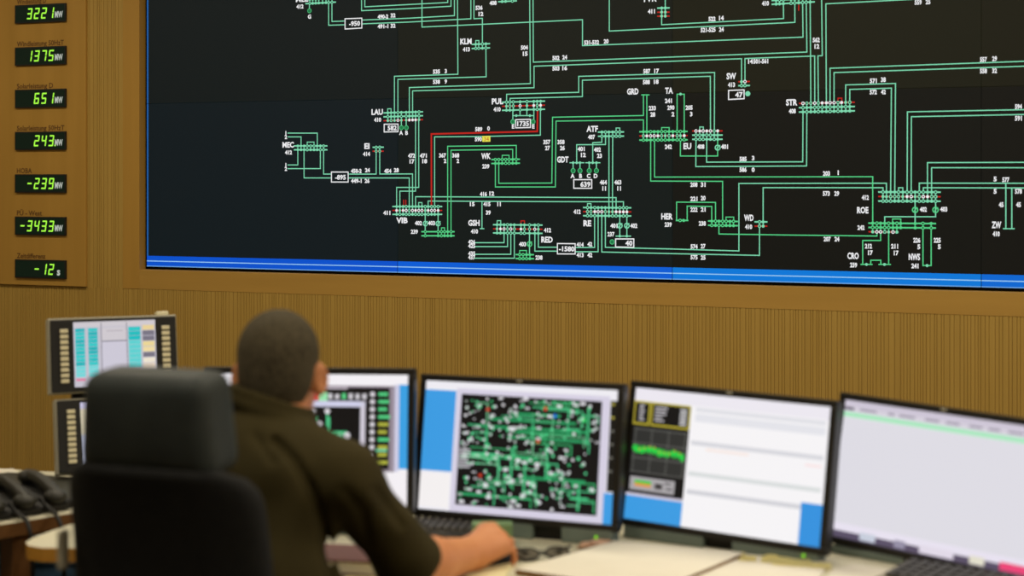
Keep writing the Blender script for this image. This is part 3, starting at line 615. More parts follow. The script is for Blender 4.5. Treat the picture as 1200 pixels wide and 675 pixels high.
def content_page(s):           # empty document page
    s.rect(0, 0, 1, 1, (222, 220, 228), 0); s.rect(0, 0, 1, .045, (206, 198, 214)); s.rect(0, .045, 1, .075, (214, 208, 220))
    rr = random.Random(2); u = .02
    s.line(0, .06, .05, .06, .006, (90, 82, 100), 3)
    while u < .95:
        L = rr.uniform(.03, .09); s.line(u + .06, .058, min(.98, u + .06 + L), .058, .0045, (150, 142, 160), 2); u += L + rr.uniform(.02, .06)
    s.rect(0, .085, 1, .118, (168, 232, 190), 2); s.rect(0, .118, 1, .125, (214, 234, 222), 1)
    s.rect(0, .895, 1, .95, (232, 226, 240)); s.rect(0, .95, 1, 1, (92, 82, 104), 2)
    for u0, u1, c in ((.155, .235, (200, 206, 220)), (.33, .385, (150, 144, 166)), (.455, .62, (226, 218, 232)), (.695, .765, (226, 222, 204)), (.835, .98, (236, 70, 120))): s.rect(u0, .935, u1, .99, c, 3)
def content_station(s):        # station detail window
    s.rect(0, 0, 1, 1, (244, 240, 244), 0); s.rect(.955, .075, 1, .72, (60, 160, 226), 1); s.rect(.935, .075, .958, .74, (206, 204, 226), 2)
    s.rect(0, .085, .935, .745, (150, 138, 150), 1); s.rect(0, .10, .91, .725, (24, 20, 20), 2)
    s.line(.45, .105, .70, .105, .005, (190, 180, 190), 3); s.rect(.02, .145, .06, .19, (210, 206, 214), 3)
    rr = random.Random(6)
    for k in range(22):
        u = .06 + k * .034; c = rr.choice([(206, 202, 208), (206, 202, 208), (90, 205, 130), (120, 116, 120)])
        s.rect(u, .135 + rr.uniform(0, .02), u + .02, .19, c, 3)
    s.rect(.53, .14, .56, .20, (214, 60, 60), 4); s.rect(.555, .14, .60, .205, (150, 226, 170), 4)
    s.rect(0, .205, .79, .25, (206, 206, 230), 4); s.rect(.765, .205, .79, .675, (206, 200, 212), 4); s.rect(0, .25, .765, .69, (20, 18, 18), 3)
    G = (84, 206, 140); Wt = (214, 210, 216)
    for u in (.06, .13, .20, .28, .53, .60):
        s.dot(u, .285, .007, Wt, 5); s.line(u, .29, u, .40, .004, G, 4)
    for u in (.49, .56): s.dot(u, .385, .008, Wt, 5)
    s.line(.55, .33, .55, .5, .004, G, 4); s.line(.61, .33, .61, .5, .004, G, 4)
    for v in (.445, .465, .485): s.line(.38, v, .70, v, .0045, G, 4)
    for k in range(8): s.dot(.42 + k * .035, .465, .0045, (150, 226, 180), 5)
    s.dot(.38, .43, .007, Wt, 5); s.dot(.70, .47, .008, Wt, 5)
    for k in range(10):
        v = .15 + k * .058; s.dot(.825, v, .006, Wt, 4)
        c = (84, 206, 130) if k in (0, 1, 2, 3, 6) else (176, 180, 66)
        s.rect(.855, v - .014, .855 + rr.uniform(.04, .06), v + .012, c, 4)
    s.rect(.845, .07 + .5, .90, .59, (120, 210, 160), 4)
def monitor(cx, cf, cz, yaw, tilt, roll, content, text_, foot=(0.42, 0.0)):
    """cx,cf,cz: bottom centre of the lit screen"""
    p = W(cx, cf, cz); rz = TH - math.radians(yaw)
    # root on the desk below the screen
    root = thing('monitor', (p.x, p.y, 0.73), rz, text_, 'monitor', 'flat screens along the control desk')
    Wd, Hd, b = 0.474, 0.2965, 0.0155
    M = Matrix.Translation((0, 0, cz - 0.73)) @ Matrix.Rotation(-math.radians(tilt), 4, 'X') @ Matrix.Rotation(math.radians(roll), 4, 'Y')
    bm = bmesh.new()
    for c, s in (((0, 0.012, -b / 2 - .0005), (Wd + 2 * b, .03, b)), ((0, 0.012, Hd + b / 2), (Wd + 2 * b, .03, b)),
                 ((-Wd / 2 - b / 2, .012, Hd / 2), (b, .03, Hd)), ((Wd / 2 + b / 2, .012, Hd / 2), (b, .03, Hd))):
        box(bm, c, s, 0, M, 0.0025, 2)
    box(bm, (0, .032, Hd / 2), (Wd + 2 * b - .006, .03, Hd + 2 * b - .006), 0, M, .006, 2)
    box(bm, (0, .052, Hd / 2), (Wd * .6, .03, Hd * .6), 0, M, .01, 2)
    part('housing', bm, BLACK, root, world=False)
    bm = bmesh.new(); box(bm, (0, -.0044, Hd + b * .55), (.014, .002, .005), 0, M, .0008, 1)
    part('badge', bm, SILVER, root, world=False, text='small pale badge on the top edge')
    s = Screen(Wd, Hd); content(s)
    part('screen', s.bm, s.m, root, world=False).data.transform(M)
    # stand: grey-green foot bar with a black block in the middle, column behind
    hz = cz - 0.73 - b
    if hz < .012: hz = .012
    fw, fo = foot
    bm = bmesh.new()
    for sx in (-1, 1):
        w2 = fw / 2 - .035
        bm = bmesh.new(); box(bm, (fo + sx * (.035 + w2 / 2), .02, (hz + .004) / 2), (w2, .05, hz + .004), 0, None, .002, 1)
        part('foot', bm, GREYGREEN, root, world=False, text='low grey-green foot bar')
    bm = bmesh.new(); box(bm, (fo, .045, (hz - .002) / 2), (.069, .07, hz - .002), 0, None, .002, 1)
    box(bm, (0, .095, .11), (.07, .03, .22), 0, None, .006, 2)
    box(bm, (0, .095, .006), (.24, .17, .012), 0, None, .004, 2)
    part('stand', bm, BLACK2, root, world=False)
    bm = bmesh.new(); bmesh.ops.create_icosphere(bm, subdivisions=2, radius=.0036)
    bmesh.ops.translate(bm, vec=(Wd / 2 - .034, -.0055, hz * .5 + .002), verts=bm.verts[:])
    part('power_light', bm, emit((140, 225, 30), 1.1), root, smooth=True, world=False, text='glowing green power light')
    return root
MON = [(-.474, 3.73, .797, 9, 5.5, -.6, content_station, 'black monitor partly hidden behind the operator, green station symbols on a black window', (.30, -.03)),
       (.001, 3.689, .777, 22.2, 8.8, 0, content_grid, 'black monitor crowded with a dense green and white network map', (.31, .085)),
       (.453, 3.566, .768, 33, 9.8, 1.0, content_chart, 'black monitor with a green load curve at left and a blank white page', (.47, 0)),
       (.868, 3.385, .758, 42.5, 9.9, 2.0, content_page, 'black monitor showing an empty pale grey page with a thin green line', (.42, -.02))]
for a in MON: monitor(*a)

# ------------------------------------------------------------------ desks
def cam_poly(pts): return [tuple(W(r, f, 0))[:2] for r, f in pts]
def round_poly(pts, n=6):
    """closed Catmull-Rom through the points"""
    out = []; N = len(pts)
    for i in range(N):
        p0, p1, p2, p3 = [Vector(pts[(i + k - 1) % N]) for k in range(4)]
        for k in range(n):
            t = k / n
            out.append(tuple(0.5 * ((2 * p1) + (p2 - p0) * t + (2 * p0 - 5 * p1 + 4 * p2 - p3) * t * t + (3 * p1 - p0 - 3 * p2 + p3) * t ** 3)))
    return out
dk = thing('control_desk', W(-.1, 3.4, 0), TH, 'long curved control desk with pale top and honey wooden edge, under the monitors', 'desk')
left_end = [(-1.04, 3.585), (-1.075, 3.605), (-1.092, 3.64), (-1.088, 3.69), (-1.07, 3.75), (-1.045, 3.82), (-1.0, 3.90), (-.93, 3.97), (-.84, 4.01)]
back = [(-.6, 4.04), (0, 4.04), (.5, 3.95), (1.0, 3.75), (1.6, 3.4), (1.6, 2.2)]
front = [(1.2, 2.42), (.8, 2.64), (.3, 2.88), (.0, 3.02), (-.2, 3.13), (-.4, 3.25), (-.55, 3.35), (-.72, 3.46), (-.86, 3.545), (-.95, 3.578)]
bm = bmesh.new(); prism(bm, cam_poly(left_end + back + front), 0.698, 0.7292, 0, 1)
part('desk_top', bm, [DESK_TOP, DESK_EDGE], dk)
bm = bmesh.new(); prism(bm, cam_poly([(-.98, 3.69), (-.92, 3.69), (-.86, 3.9), (-.92, 3.92)]), 0.0, 0.698); part('leg_panel', bm, DARK_WOOD, dk)
bm = bmesh.new(); prism(bm, cam_poly([(.55, 3.0), (.60, 2.98), (.85, 3.6), (.80, 3.62)]), 0.0, 0.698); part('leg_panel', bm, DARK_WOOD, dk)
bm = bmesh.new(); prism(bm, cam_poly([(-.86, 3.94), (.0, 3.96), (.8, 3.72), (.8, 3.75), (0, 3.99), (-.86, 3.97)]), 0.25, 0.698); part('back_panel', bm, DARK_WOOD, dk)

sd = thing('side_desk', W(-1.5, 4.1, 0), TH, 'wooden side desk at left carrying the telephones and stacked touch panels', 'desk')
P = lambda px, py: (ondesk(px, py) - CAM)
def rf(px, py, z=0.73):
    d = ondesk(px, py, z) - CAM; return (d.dot(RV), d.dot(FV))
fl = [(-2.2, 2.95), (-1.5, 3.54), (-1.206, 3.822), (-1.083, 3.944), (-.95, 4.07), (-.60, 4.30), (-.55, 4.55), (-1.0, 4.50), (-1.29, 4.513), (-1.44, 4.56), (-2.9, 4.95), (-3.0, 3.6)]
bm = bmesh.new(); prism(bm, cam_poly(fl), 0.696, 0.7292, 0, 1)
part('desk_top', bm, [DESK_TOP, DARK_WOOD], sd)
bm = bmesh.new(); prism(bm, cam_poly([(-1.19, 3.865), (-1.155, 3.90), (-1.20, 3.95), (-1.235, 3.915)]), 0, 0.696); part('leg', bm, DARK_WOOD, sd)
bm = bmesh.new(); prism(bm, cam_poly([(-2.15, 3.1), (-2.1, 3.06), (-2.5, 3.9), (-2.56, 3.9)]), 0, 0.696); part('leg', bm, DARK_WOOD, sd)
bm = bmesh.new(); prism(bm, cam_poly([(-0.74, 4.3), (-.68, 4.3), (-.68, 4.48), (-0.74, 4.48)]), 0, 0.696); part('leg', bm, DARK_WOOD, sd)
bm = bmesh.new(); prism(bm, cam_poly([(-2.5, 4.79), (-.70, 4.44), (-.70, 4.46), (-2.5, 4.81)]), .1, 0.696); part('back_panel', bm, DARK_WOOD, sd)

# blue box under the desks
bm = bmesh.new(); c = W(-1.2, 4.22, 0)
mm = Matrix.Translation((c.x, c.y, 0)) @ Matrix.Rotation(TH, 4, 'Z')
t = thing('storage_box', (c.x, c.y, 0), TH, 'blue box standing under the desks, glimpsed below the rounded desk end', 'box')
box(bm, (0, 0, .28), (.26, .2, .56), 0, mm, .02, 3); part('box_body', bm, BLUE_P, t)
bm = bmesh.new(); box(bm, (0, 0, .58), (.28, .22, .035), 0, mm, .012, 2); part('lid', bm, BLUE_P, t)

# ------------------------------------------------------------------ touch panels at left
yawp = math.radians(23)                               # right side runs away from the camera
up_ = (RV * math.cos(yawp) + FV * math.sin(yawp)); bk_ = (FV * math.cos(yawp) - RV * math.sin(yawp))
def panel_content(s, full):
    s.rect(0, 0, 1, 1, (196, 192, 204), 0); s.rect(0, 0, 1, .08, (206, 200, 206))
    TEAL = [(0, 176, 184), (20, 186, 190), (40, 196, 196)]
    rr = random.Random(3)
    if full:
        for u0 in (.02, .175):
            for k in range(13):
                c = rr.choice(TEAL) if k < 10 else (110, 214, 216)
                s.rect(u0, .10 + k * .058, u0 + .115, .152 + k * .058, c, 2)
        s.rect(.02, .875, .13, .905, (226, 110, 150), 3)
        s.rect(.34, .10, .64, .30, (206, 200, 206), 1); s.rect(.34, .32, .64, .78, (204, 200, 214), 1)
        s.line(.335, .02, .335, .95, .002, (120, 116, 130), 2); s.line(.645, .02, .645, .95, .002, (120, 116, 130), 2); s.line(.34, .31, .64, .31, .003, (130, 126, 140), 2); s.line(.40, .15, .6, .15, .002, (170, 160, 170), 2)
        for k in range(9): s.rect(.665, .10 + k * .07, .815, .165 + k * .07, rr.choice(TEAL) if k < 3 else (92, 208, 208), 2)
        for k in range(9): s.rect(.84, .08 + k * .085, .985, .155 + k * .085, [(232, 208, 150), (120, 116, 130), (120, 116, 130), (232, 212, 150), (236, 216, 160), (120, 116, 130), (236, 226, 206), (226, 210, 190), (120, 116, 130)][k], 2)
    else:
        s.rect(0, .0, 1, .5, (232, 222, 190)); s.rect(0, .5, 1, 1, (206, 212, 236)); s.rect(.0, .0, 1, .1, (214, 210, 240), 2)
        for k in range(6): s.rect(.3, .15 + k * .13, .9, .22 + k * .13, (60, 190, 196), 2)
def touch_panel(pbl, wid, hgt, tilt, txt, full):
    """pbl: world position of lower left outer corner"""
    rz = math.atan2(up_.y, up_.x)
    root = thing('touch_panel', (pbl.x, pbl.y, 0.73), rz, txt, 'control panel', 'touch panels with cream keys on the side desk')
    M = Matrix.Translation((0, 0, pbl.z - 0.73)) @ Matrix.Rotation(-tilt, 4, 'X')
    bm = bmesh.new(); box(bm, (wid / 2, .0225, hgt / 2), (wid, .04, hgt), 0, M, .003, 2); part('housing', bm, SILVER, root, world=False, text='silver grey case')
    bm = bmesh.new(); box(bm, (wid / 2 + .002, .0, hgt / 2 - .001), (wid - .010, .008, hgt - .009), 0, M, .0015, 1); part('front_plate', bm, BLACK2, root, world=False, text='black front plate')
    s = Screen(wid * .635, hgt * .86); panel_content(s, full)
    o = part('screen', s.bm, s.m, root, world=False)
    o.data.transform(M @ Matrix.Translation((wid * .51, -.0046, hgt * .075)))
    for side in (.12, .907):
        for k in range(10):
            bm = bmesh.new(); box(bm, (wid * side, -.006, hgt * (.16 + .0735 * k)), (wid * .062, .006, hgt * .052), 0, M, .0012, 1)
            part('key', bm, KEYCREAM, root, world=False)
    return root, M
pl = J(57.6, 462.2, 4.40); wid = .352; hgt = .2065
tp, M1 = touch_panel(pl, wid, hgt, math.radians(11), 'upper black touch panel with teal and grey screen fields and cream side keys', True)
bm = bmesh.new(); box(bm, (wid * .9, .03, hgt + .006), (.034, .025, .012), 0, M1, .002, 1); part('top_knob', bm, KEYCREAM, tp, world=False)
bm = bmesh.new(); box(bm, (wid * .5, .05, -.012), (.22, .03, .03), 0, M1, .003, 1); box(bm, (wid * .5, .115, .1 - (pl.z - 0.73)), (.06, .03, .30), 0, Matrix.Translation((0, 0, pl.z - 0.73)), .004, 1)
box(bm, (wid * .5, .07, .06), (.05, .09, .03), 0, M1, .003, 1)
part('pole', bm, BLACK2, tp, world=False)
bm = bmesh.new(); box(bm, (wid * .5, .13, .009), (.24, .1, .018), 0, None, .004, 1); part('base', bm, BLACK2, tp, world=False)
pl2 = J(66.5, 556.5, 4.36); pl2.z = max(pl2.z, 0.734)
tp2, M2 = touch_panel(pl2, wid, hgt * .985, math.radians(15), 'lower black touch panel with cream side keys, half hidden by the chair headrest', False)

# ------------------------------------------------------------------ telephones
ed = Vector((.707, .707)); acr = Vector((.62, -.785))        # along the desk edge / towards the operator (camera frame)
def C3(v2, z): return W(v2[0], v2[1], z)
place = ['nearest the left edge of the photo', 'between two others', 'beside the lower touch panel']
pts = [C3(Vector((-1.235, 3.905)) + ed * a_ + acr * b_, 0) for a_, b_ in ((-.25, .0), (.36, .0), (.36, -.30), (.235, -.52), (-.25, -.52))]
bm = bmesh.new(); prism(bm, [(p.x, p.y) for p in pts], .7294, .7334); c = sum(pts, Vector()) / 5; c.z = .7294
solo('desk_mat', bm, noisy('dark_mat', (52, 52, 44), (58, 58, 49), (30, 30, 30), 3, .6), 'dark desk mat beneath the black telephones on the side desk', 'desk mat', loc=c)
for i in range(3):
    b0 = Vector((-1.285, 3.925)) + ed * (.082 * i)             # centre of the base
    rz = math.atan2((RV * acr.x + FV * acr.y).y, (RV * acr.x + FV * acr.y).x)
    c = C3(b0, .7336)
    t = thing('telephone', (c.x, c.y, .7336), rz, 'black desk telephone on the side desk, ' + place[i], 'telephone', 'black telephones on the side desk')
    bm = bmesh.new()
    tt = bmesh.new()
    prof = [(-.11, 0), (.095, 0), (.095, .018), (.06, .026), (-.085, .042), (-.11, .038)]
    a = [tt.verts.new((x, -.040, z)) for x, z in prof]; b = [tt.verts.new((x, .040, z)) for x, z in prof]
    tt.faces.new(a); tt.faces.new(b[::-1])
    for k in range(6): tt.faces.new([a[k], b[k], b[(k + 1) % 6], a[(k + 1) % 6]])
    bmesh.ops.recalc_face_normals(tt, faces=tt.faces[:]); bmesh.ops.bevel(tt, geom=tt.edges[:], offset=.004, segments=2, affect='EDGES')
    join(bm, tt); part('base', bm, BLACK2, t, world=False)
    bm = bmesh.new()
    tube(bm, spline([(-.10, 0, .058), (-.05, 0, .061), (0, 0, .056), (.05, 0, .045), (.085, 0, .033)], 5), .0165, 0, 10)
    for x, z in ((-.092, .056), (.078, .032)):
        u = bmesh.new(); bmesh.ops.create_uvsphere(u, u_segments=14, v_segments=8, radius=1); bmesh.ops.scale(u, vec=(.034, .029, .018), verts=u.verts[:])
        bmesh.ops.translate(u, vec=(x, 0, z), verts=u.verts[:]); join(bm, u)
    part('handset', bm, PHONE, t, smooth=True, world=False)
    bm = bmesh.new()
    for r in range(4):
        for q in range(3): box(bm, (.0 + r * .016 - .02, -.018 + q * .018, .034 - .0075 * r * .4), (.009, .011, .006), 0, None, .001, 1)
    part('keypad', bm, KEYDARK, t, world=False)
    if i > 0:
        bm = bmesh.new(); zz = [(.06, -.03, .03), (.105, -.03, .012), (.15, -.03, .006), (.175 - .01 * i, -.03, .002), (.19, -.03, -.03), (.19, -.025, -.12), (.165, -.02, -.2)]
        tube(bm, spline(zz, 6), .0055, 0, 7); part('cord', bm, BLACK2, t, smooth=True, world=False)
bm = bmesh.new(); c = ondesk(25, 566, 0.735)
box(bm, (0, 0, .004), (.11, .022, .008), 0, Matrix.Translation(W(-1.33, 4.13, 0.73)) @ Matrix.Rotation(TH - 0.74, 4, 'Z'), .003, 2)
solo('highlighter_pen', bm, PAPER_Y, 'pale yellow pen lying behind the telephones', 'pen', loc=W(-1.33, 4.13, 0.73))
def sheet(name, px, z, thick, m, txt, cat, group=None, sides=None):
    pts = [ondesk(x, y, z) for x, y in px]; bm = bmesh.new(); prism(bm, [(p.x, p.y) for p in pts], z - thick, z, 0, 1 if sides else None)
    c = sum(pts, Vector()) / len(pts); c.z = z - thick
    return solo(name, bm, [m, sides] if sides else m, txt, cat, group, loc=c)
sheet('paper_sheet', [(-18, 560), (-14, 549.5), (16, 549), (21, 553), (12, 557)], 0.7325, .003, PAPER, 'white paper at the back of the side desk by the left photo edge', 'paper')

# ------------------------------------------------------------------ things on the control desk
def keyboard(c, rz, wid, dep, txt, frame_m, key_m, cols, rows=5):
    t = thing('keyboard', (c.x, c.y, 0.7295), rz, txt, 'keyboard')
    M = Matrix.Rotation(math.radians(4), 4, 'X')
    bm = bmesh.new(); box(bm, (0, 0, .011), (wid, dep, .018), 0, M, .004, 2); part('case', bm, frame_m, t, world=False)
    kw = (wid - .03) / cols; kd = (dep - .03) / rows
    rr = random.Random(cols)
    bm_keys = 0
    for r in range(rows):
        skip = 0
        for q in range(cols):
            if skip: skip -= 1; continue
            x = -wid / 2 + .015 + kw * (q + .5); w2 = kw
            if r == 0 and 4 <= q < 9:
                if q == 4: w2 = kw * 5; x += kw * 2; skip = 4
            bm = bmesh.new(); tt = bmesh.new(); bmesh.ops.create_cube(tt, size=1)
            for v in tt.verts:
                k = 1 if v.co.z < 0 else 0.73
                v.co = Vector((x + v.co.x * (w2 - .002) * k, -dep / 2 + .015 + kd * (r + .5) + v.co.y * (kd - .002) * k, .0245 + v.co.z * .01))
            join(bm, tt, 0, M); part('key', bm, key_m, t, world=False)
    return t
kc = W(-.21, 3.735, 0)
kb = keyboard(kc, TH - math.radians(14), .30, .12, 'dark grey keyboard beside the operator\'s hand, under the network map monitor', KEYDARK, mat('grey_keycaps', (92, 90, 88), .5), 15)
kc = W(.935, 3.18, 0)
keyboard(kc, TH - math.radians(41), .42, .15, 'dark keyboard with beige frame in front of the empty grey page', KBFRAME, KEYDARK, 16)

sheet('paper_stack', [(604, 667), (721, 633.5), (873, 647.5), (768, 692)], .7415, .012, PAPER, 'broad white paper stack with brown edge, diagonal in front of the network map monitor', 'paper', sides=noisy('shaded_edge_brown', (120, 88, 48), (130, 96, 54), (20, 20, 20), 2, .8, spec=.1))  # brown sides: stack edge with its shadow put into the colour
sheet('paper_sheet', [(775, 679), (872, 649), (974, 658), (940, 700), (800, 705)], .7345, .005, PAPER, 'white sheet below the load curve monitor, yellow notes along its back edge', 'paper')
sheet('paper_sheet', [(972, 668), (1000, 661), (1042, 667), (1030, 690), (970, 695)], 0.7315, .002, PAPER, 'white sheet at the left end of the beige framed keyboard', 'paper')
sheet('note_pad', [(545, 676), (566, 655), (612, 646), (596, 668), (586, 690)], 0.7345, .005, PAPER_C, 'cream note pad beside the operator\'s hand and mouse', 'note pad')
sheet('writing_pad', [(400, 690), (412, 660), (438, 659), (452, 672), (470, 656), (500, 672), (505, 692)], 0.7315, .002, PAPER_C, 'cream pad under the operator\'s right forearm', 'note pad')
# yellow notes, curled
t = thing('sticky_notes', ondesk(918, 654, 0.734), TH, 'crumpled yellow notes on the white sheet below the load curve monitor', 'notes')
rr = random.Random(8)
for (x0, x1, ya, yb) in ((866, 886, 651, 657), (892, 950, 653, 659), (905, 974, 656, 662)):
    bm = bmesh.new(); n = 7; vs = []
    for i in range(n + 1):
        row = []
        for j in range(4):
            px = x0 + (x1 - x0) * i / n; py = ya + (yb - ya) * (j / 3) + (px - x0) * .07
            p = ondesk(px, py, 0.735); p.z += abs(rr.gauss(0, .0008)) + .001 + (.006 if (j == 0 and i in (1, 2)) else 0); row.append(bm.verts.new(p))
        vs.append(row)
    for i in range(n):
        for j in range(3): bm.faces.new([vs[i][j], vs[i][j + 1], vs[i + 1][j + 1], vs[i + 1][j]])
    bmesh.ops.solidify(bm, geom=bm.faces[:], thickness=.0015)
    part('note', bm, PAPER_Y, t)
# glasses
gc = ondesk(638, 652, 0.74); gz = TH + math.radians(12)
t = thing('eyeglasses', (gc.x, gc.y, 0.7295), gz, 'folded dark eyeglasses lying on the desk at the corner of the white paper stack', 'glasses')
GF = Matrix.Translation((0, 0, .003)) @ Matrix.Rotation(math.radians(-62), 4, 'X')
bm = bmesh.new()
for sx in (-1, 1):
    pts = [(sx * .033 + .026 * math.cos(a), 0, .021 + .018 * math.sin(a)) for a in [2 * PI * k / 16 for k in range(17)]]
    tube(bm, pts, .0026, 0, 6, False)
tube(bm, [(-.009, 0, .026), (0, 0, .029), (.009, 0, .026)], .0022, 0, 6)
bmesh.ops.transform(bm, matrix=GF, verts=bm.verts[:]); part('frame', bm, BLACK2, t, world=False)
for sx in (-1, 1):
    bm = bmesh.new(); tube(bm, spline([(sx * .059, .002, .03), (sx * .03, .024, .014), (-sx * .02, .028, .006), (-sx * .05, .03, .004)], 4), .003, 0, 6); part('temple', bm, BLACK2, t, world=False)
    bm = bmesh.new(); bm.faces.new([bm.verts.new((sx * .033 + .024 * math.cos(a), 0, .021 + .0165 * math.sin(a))) for a in [2 * PI * k / 16 for k in range(16)]])
    bmesh.ops.solidify(bm, geom=bm.faces[:], thickness=.001); bmesh.ops.transform(bm, matrix=GF, verts=bm.verts[:])
    g = mat('grey_lens', (128, 122, 106), .55, 0, .15)
    part('lens', bm, g, t, world=False)
# pen along the sheet edge and crumpled wrapper
bm = bmesh.new(); a = ondesk(662, 651.5, 0.735); b = ondesk(716, 636, 0.735); tube(bm, [a, a.lerp(b, .08), b], [.001, .0035, .0035], 0, 8)
solo('pen', bm, mat('brown_pen', (96, 72, 48), .4), 'thin dark pen along the upper edge of the white paper stack', 'pen', smooth=True, loc=a)
bm = bmesh.new(); bmesh.ops.create_icosphere(bm, subdivisions=3, radius=1)
rr = random.Random(12)
for v in bm.verts:
    k = 1 + .28 * math.sin(7 * v.co.x + 3 * v.co.y) * math.cos(6 * v.co.z + 2) + rr.uniform(-.1, .1); v.co = Vector((v.co.x * .045 * k, v.co.y * .014 * k, max(-.006, v.co.z * .010 * k)))
c = ondesk(700, 638, 0.737); bmesh.ops.transform(bm, matrix=Matrix.Translation(c) @ Matrix.Rotation(TH + .45, 4, 'Z'), verts=bm.verts[:])
solo('wrapper', bm, PINKTISSUE, 'crumpled pinkish wrapper at the far corner of the white paper stack', 'wrapper', loc=c)
# green pad behind the hand
bm = bmesh.new(); c = W(-.044, 3.60, .73); box(bm, (0, 0, .0265), (.090, .04, .052), 0, Matrix.Translation(c) @ Matrix.Rotation(TH, 4, 'Z'), .003, 2)
solo('note_block', bm, GREENCOVER, 'small green block of notes standing just behind the operator\'s right hand', 'note block', loc=c)
# books left of the sleeve
t = thing('binder', ondesk(424, 665, 0.73), TH, 'small maroon binder with grey pages, glimpsed between the operator\'s arm and body', 'binder')
bm = bmesh.new(); mm = Matrix.Translation(W(-.33, 3.40, 0)) @ Matrix.Rotation(TH - .2, 4, 'Z')
box(bm, (0, 0, 0.7315), (.17, .14, .004), 0, mm, .001, 1); box(bm, (0, 0, 0.7595), (.17, .14, .004), 0, mm, .001, 1); box(bm, (-.083, 0, 0.7455), (.004, .14, .03), 0, mm, .001, 1)
part('cover', bm, MAROON, t)
bm = bmesh.new(); box(bm, (0, 0, 0.7455), (.155, .13, .0235), 0, mm); part('pages', bm, PAPER, t, text='pale grey page block')

# ------------------------------------------------------------------ the chair
CH = math.radians(-21)                                   # turned a little to the right of the view
chz = TH + CH
fc = RV * math.sin(-CH) + FV * math.cos(CH); rc = RV * math.cos(CH) - FV * math.sin(-CH)
hb_ = W(-.622, 2.72, 1.133)                              # middle of the headrest's rear face
seat_c = hb_ + fc * .33; seat_c.z = 0
seat_c -= rc * 0.02
ct = thing('office_chair', (seat_c.x, seat_c.y, 0), chz, 'black high-back office chair with a thick padded headrest behind the operator', 'chair')
def cushion(sx, sy, sz, bev, bulge=0.0, n=3, taper=0.0):
    t = bmesh.new(); bmesh.ops.create_cube(t, size=1); bmesh.ops.scale(t, vec=(sx, sy, sz), verts=t.verts[:])
    bmesh.ops.bevel(t, geom=t.edges[:], offset=bev, segments=5, affect='EDGES', profile=.55)
    bmesh.ops.subdivide_edges(t, edges=[e for e in t.edges if e.calc_length() > .05], cuts=n, use_grid_fill=True)
    for v in t.verts:
        a = 1 - (2 * v.co.x / sx) ** 2; b = 1 - (2 * v.co.z / sz) ** 2
        v.co.y += (1 if v.co.y > 0 else -1) * bulge * max(0, a) * max(0, b)
        v.co.x *= 1 - taper * (v.co.z / sz + .5)
    for f in t.faces: f.smooth = True
    return t
def L2(x, y, z): return Vector((x, y, z))               # chair frame: x right, y forward
hx = (hb_ - seat_c).dot(rc); hy = (hb_ - seat_c).dot(fc)
t = cushion(.268, .115, .174, .034, .006, 3, .12)
bm = bmesh.new(); join(bm, t, 0, Matrix.Translation((hx, hy + .052, 1.133)) @ Matrix.Rotation(math.radians(4), 4, 'X'))
part('headrest', bm, LEATHER, ct, smooth=True, world=False, text='dark grey padded headrest')
bm = bmesh.new()
for sx in (-1, 1): tube(bm, [(hx + sx * .05, hy + .06, .98), (hx + sx * .05, hy + .06, 1.09)], .009, 0, 8)
part('headrest_post', bm, CHROME, ct, smooth=True, world=False)
# backrest: lofted rounded shell, narrower at the top
bm = bmesh.new(); rows_ = []
NZ, NX = 26, 18
for k in range(NZ + 1):
    u = k / NZ; z = .54 + u * .522
    hw = .205 - .020 * u
    if u > .86: hw -= .055 * (1 - math.sqrt(max(0, 1 - ((u - .86) / .14) ** 2)))
    if u < .12: hw -= .05 * (1 - math.sqrt(max(0, 1 - ((.12 - u) / .12) ** 2)))
    yb = hy - .015 + .055 * math.sin(PI * min(1, (1 - u) * 1.0)) * .5 + .02 * (1 - u)
    th = .075 * (1 - .5 * max(0, (u - .9) / .1) ** 2)
    ring = []
    for q in range(NX):
        a = 2 * PI * q / NX; cx = math.cos(a); sy = math.sin(a)
        x = hw * (abs(cx) ** .35) * (1 if cx > 0 else -1); y = th / 2 * (abs(sy) ** .6) * (1 if sy > 0 else -1)
        ring.append(bm.verts.new((hx + x, yb + th / 2 + y + .045 * (x / .2) ** 2, z)))
    rows_.append(ring)
for a, b in zip(rows_, rows_[1:]):
    for q in range(NX): bm.faces.new([a[q], a[(q + 1) % NX], b[(q + 1) % NX], b[q]])
bm.faces.new(rows_[0][::-1]); bm.faces.new(rows_[-1])
part('backrest', bm, LEATHER2, ct, smooth=True, world=False)
t = cushion(.50, .09, .48, .035, .006); bm = bmesh.new()
join(bm, t, 0, Matrix.Translation((0, .0, .435)) @ Matrix.Rotation(PI / 2, 4, 'X')); part('seat', bm, LEATHER2, ct, smooth=True, world=False)
bm = bmesh.new(); box(bm, (0, 0, .375), (.22, .26, .03), 0, None, .006, 2); tube(bm, [(0, -.1, .375), (0, -.24, .38), (0, -.285, .46), (0, -.275, .62)], .018, 0, 8); part('seat_mechanism', bm, BLACK2, ct, world=False)
for sx in (-1, 1):
    bm = bmesh.new(); tube(bm, spline([(sx * .18, .03, .385), (sx * .265, .03, .39), (sx * .285, .02, .48), (sx * .285, 0, .64)], 5), .016, 0, 8)
    part('armrest_post', bm, CHROME, ct, smooth=True, world=False)
    bm = bmesh.new(); join(bm, cushion(.075, .24, .032, .013), 0, Matrix.Translation((sx * .285, 0.0, .655))); part('armrest', bm, BLACK2, ct, smooth=True, world=False)
bm = bmesh.new(); box(bm, (hx - .190, hy + .045, .900), (.012, .026, .07), 0, None, .005, 2)
part('back_bracket', bm, SILVER, ct, world=False, text='pale grey bracket at the side of the backrest')
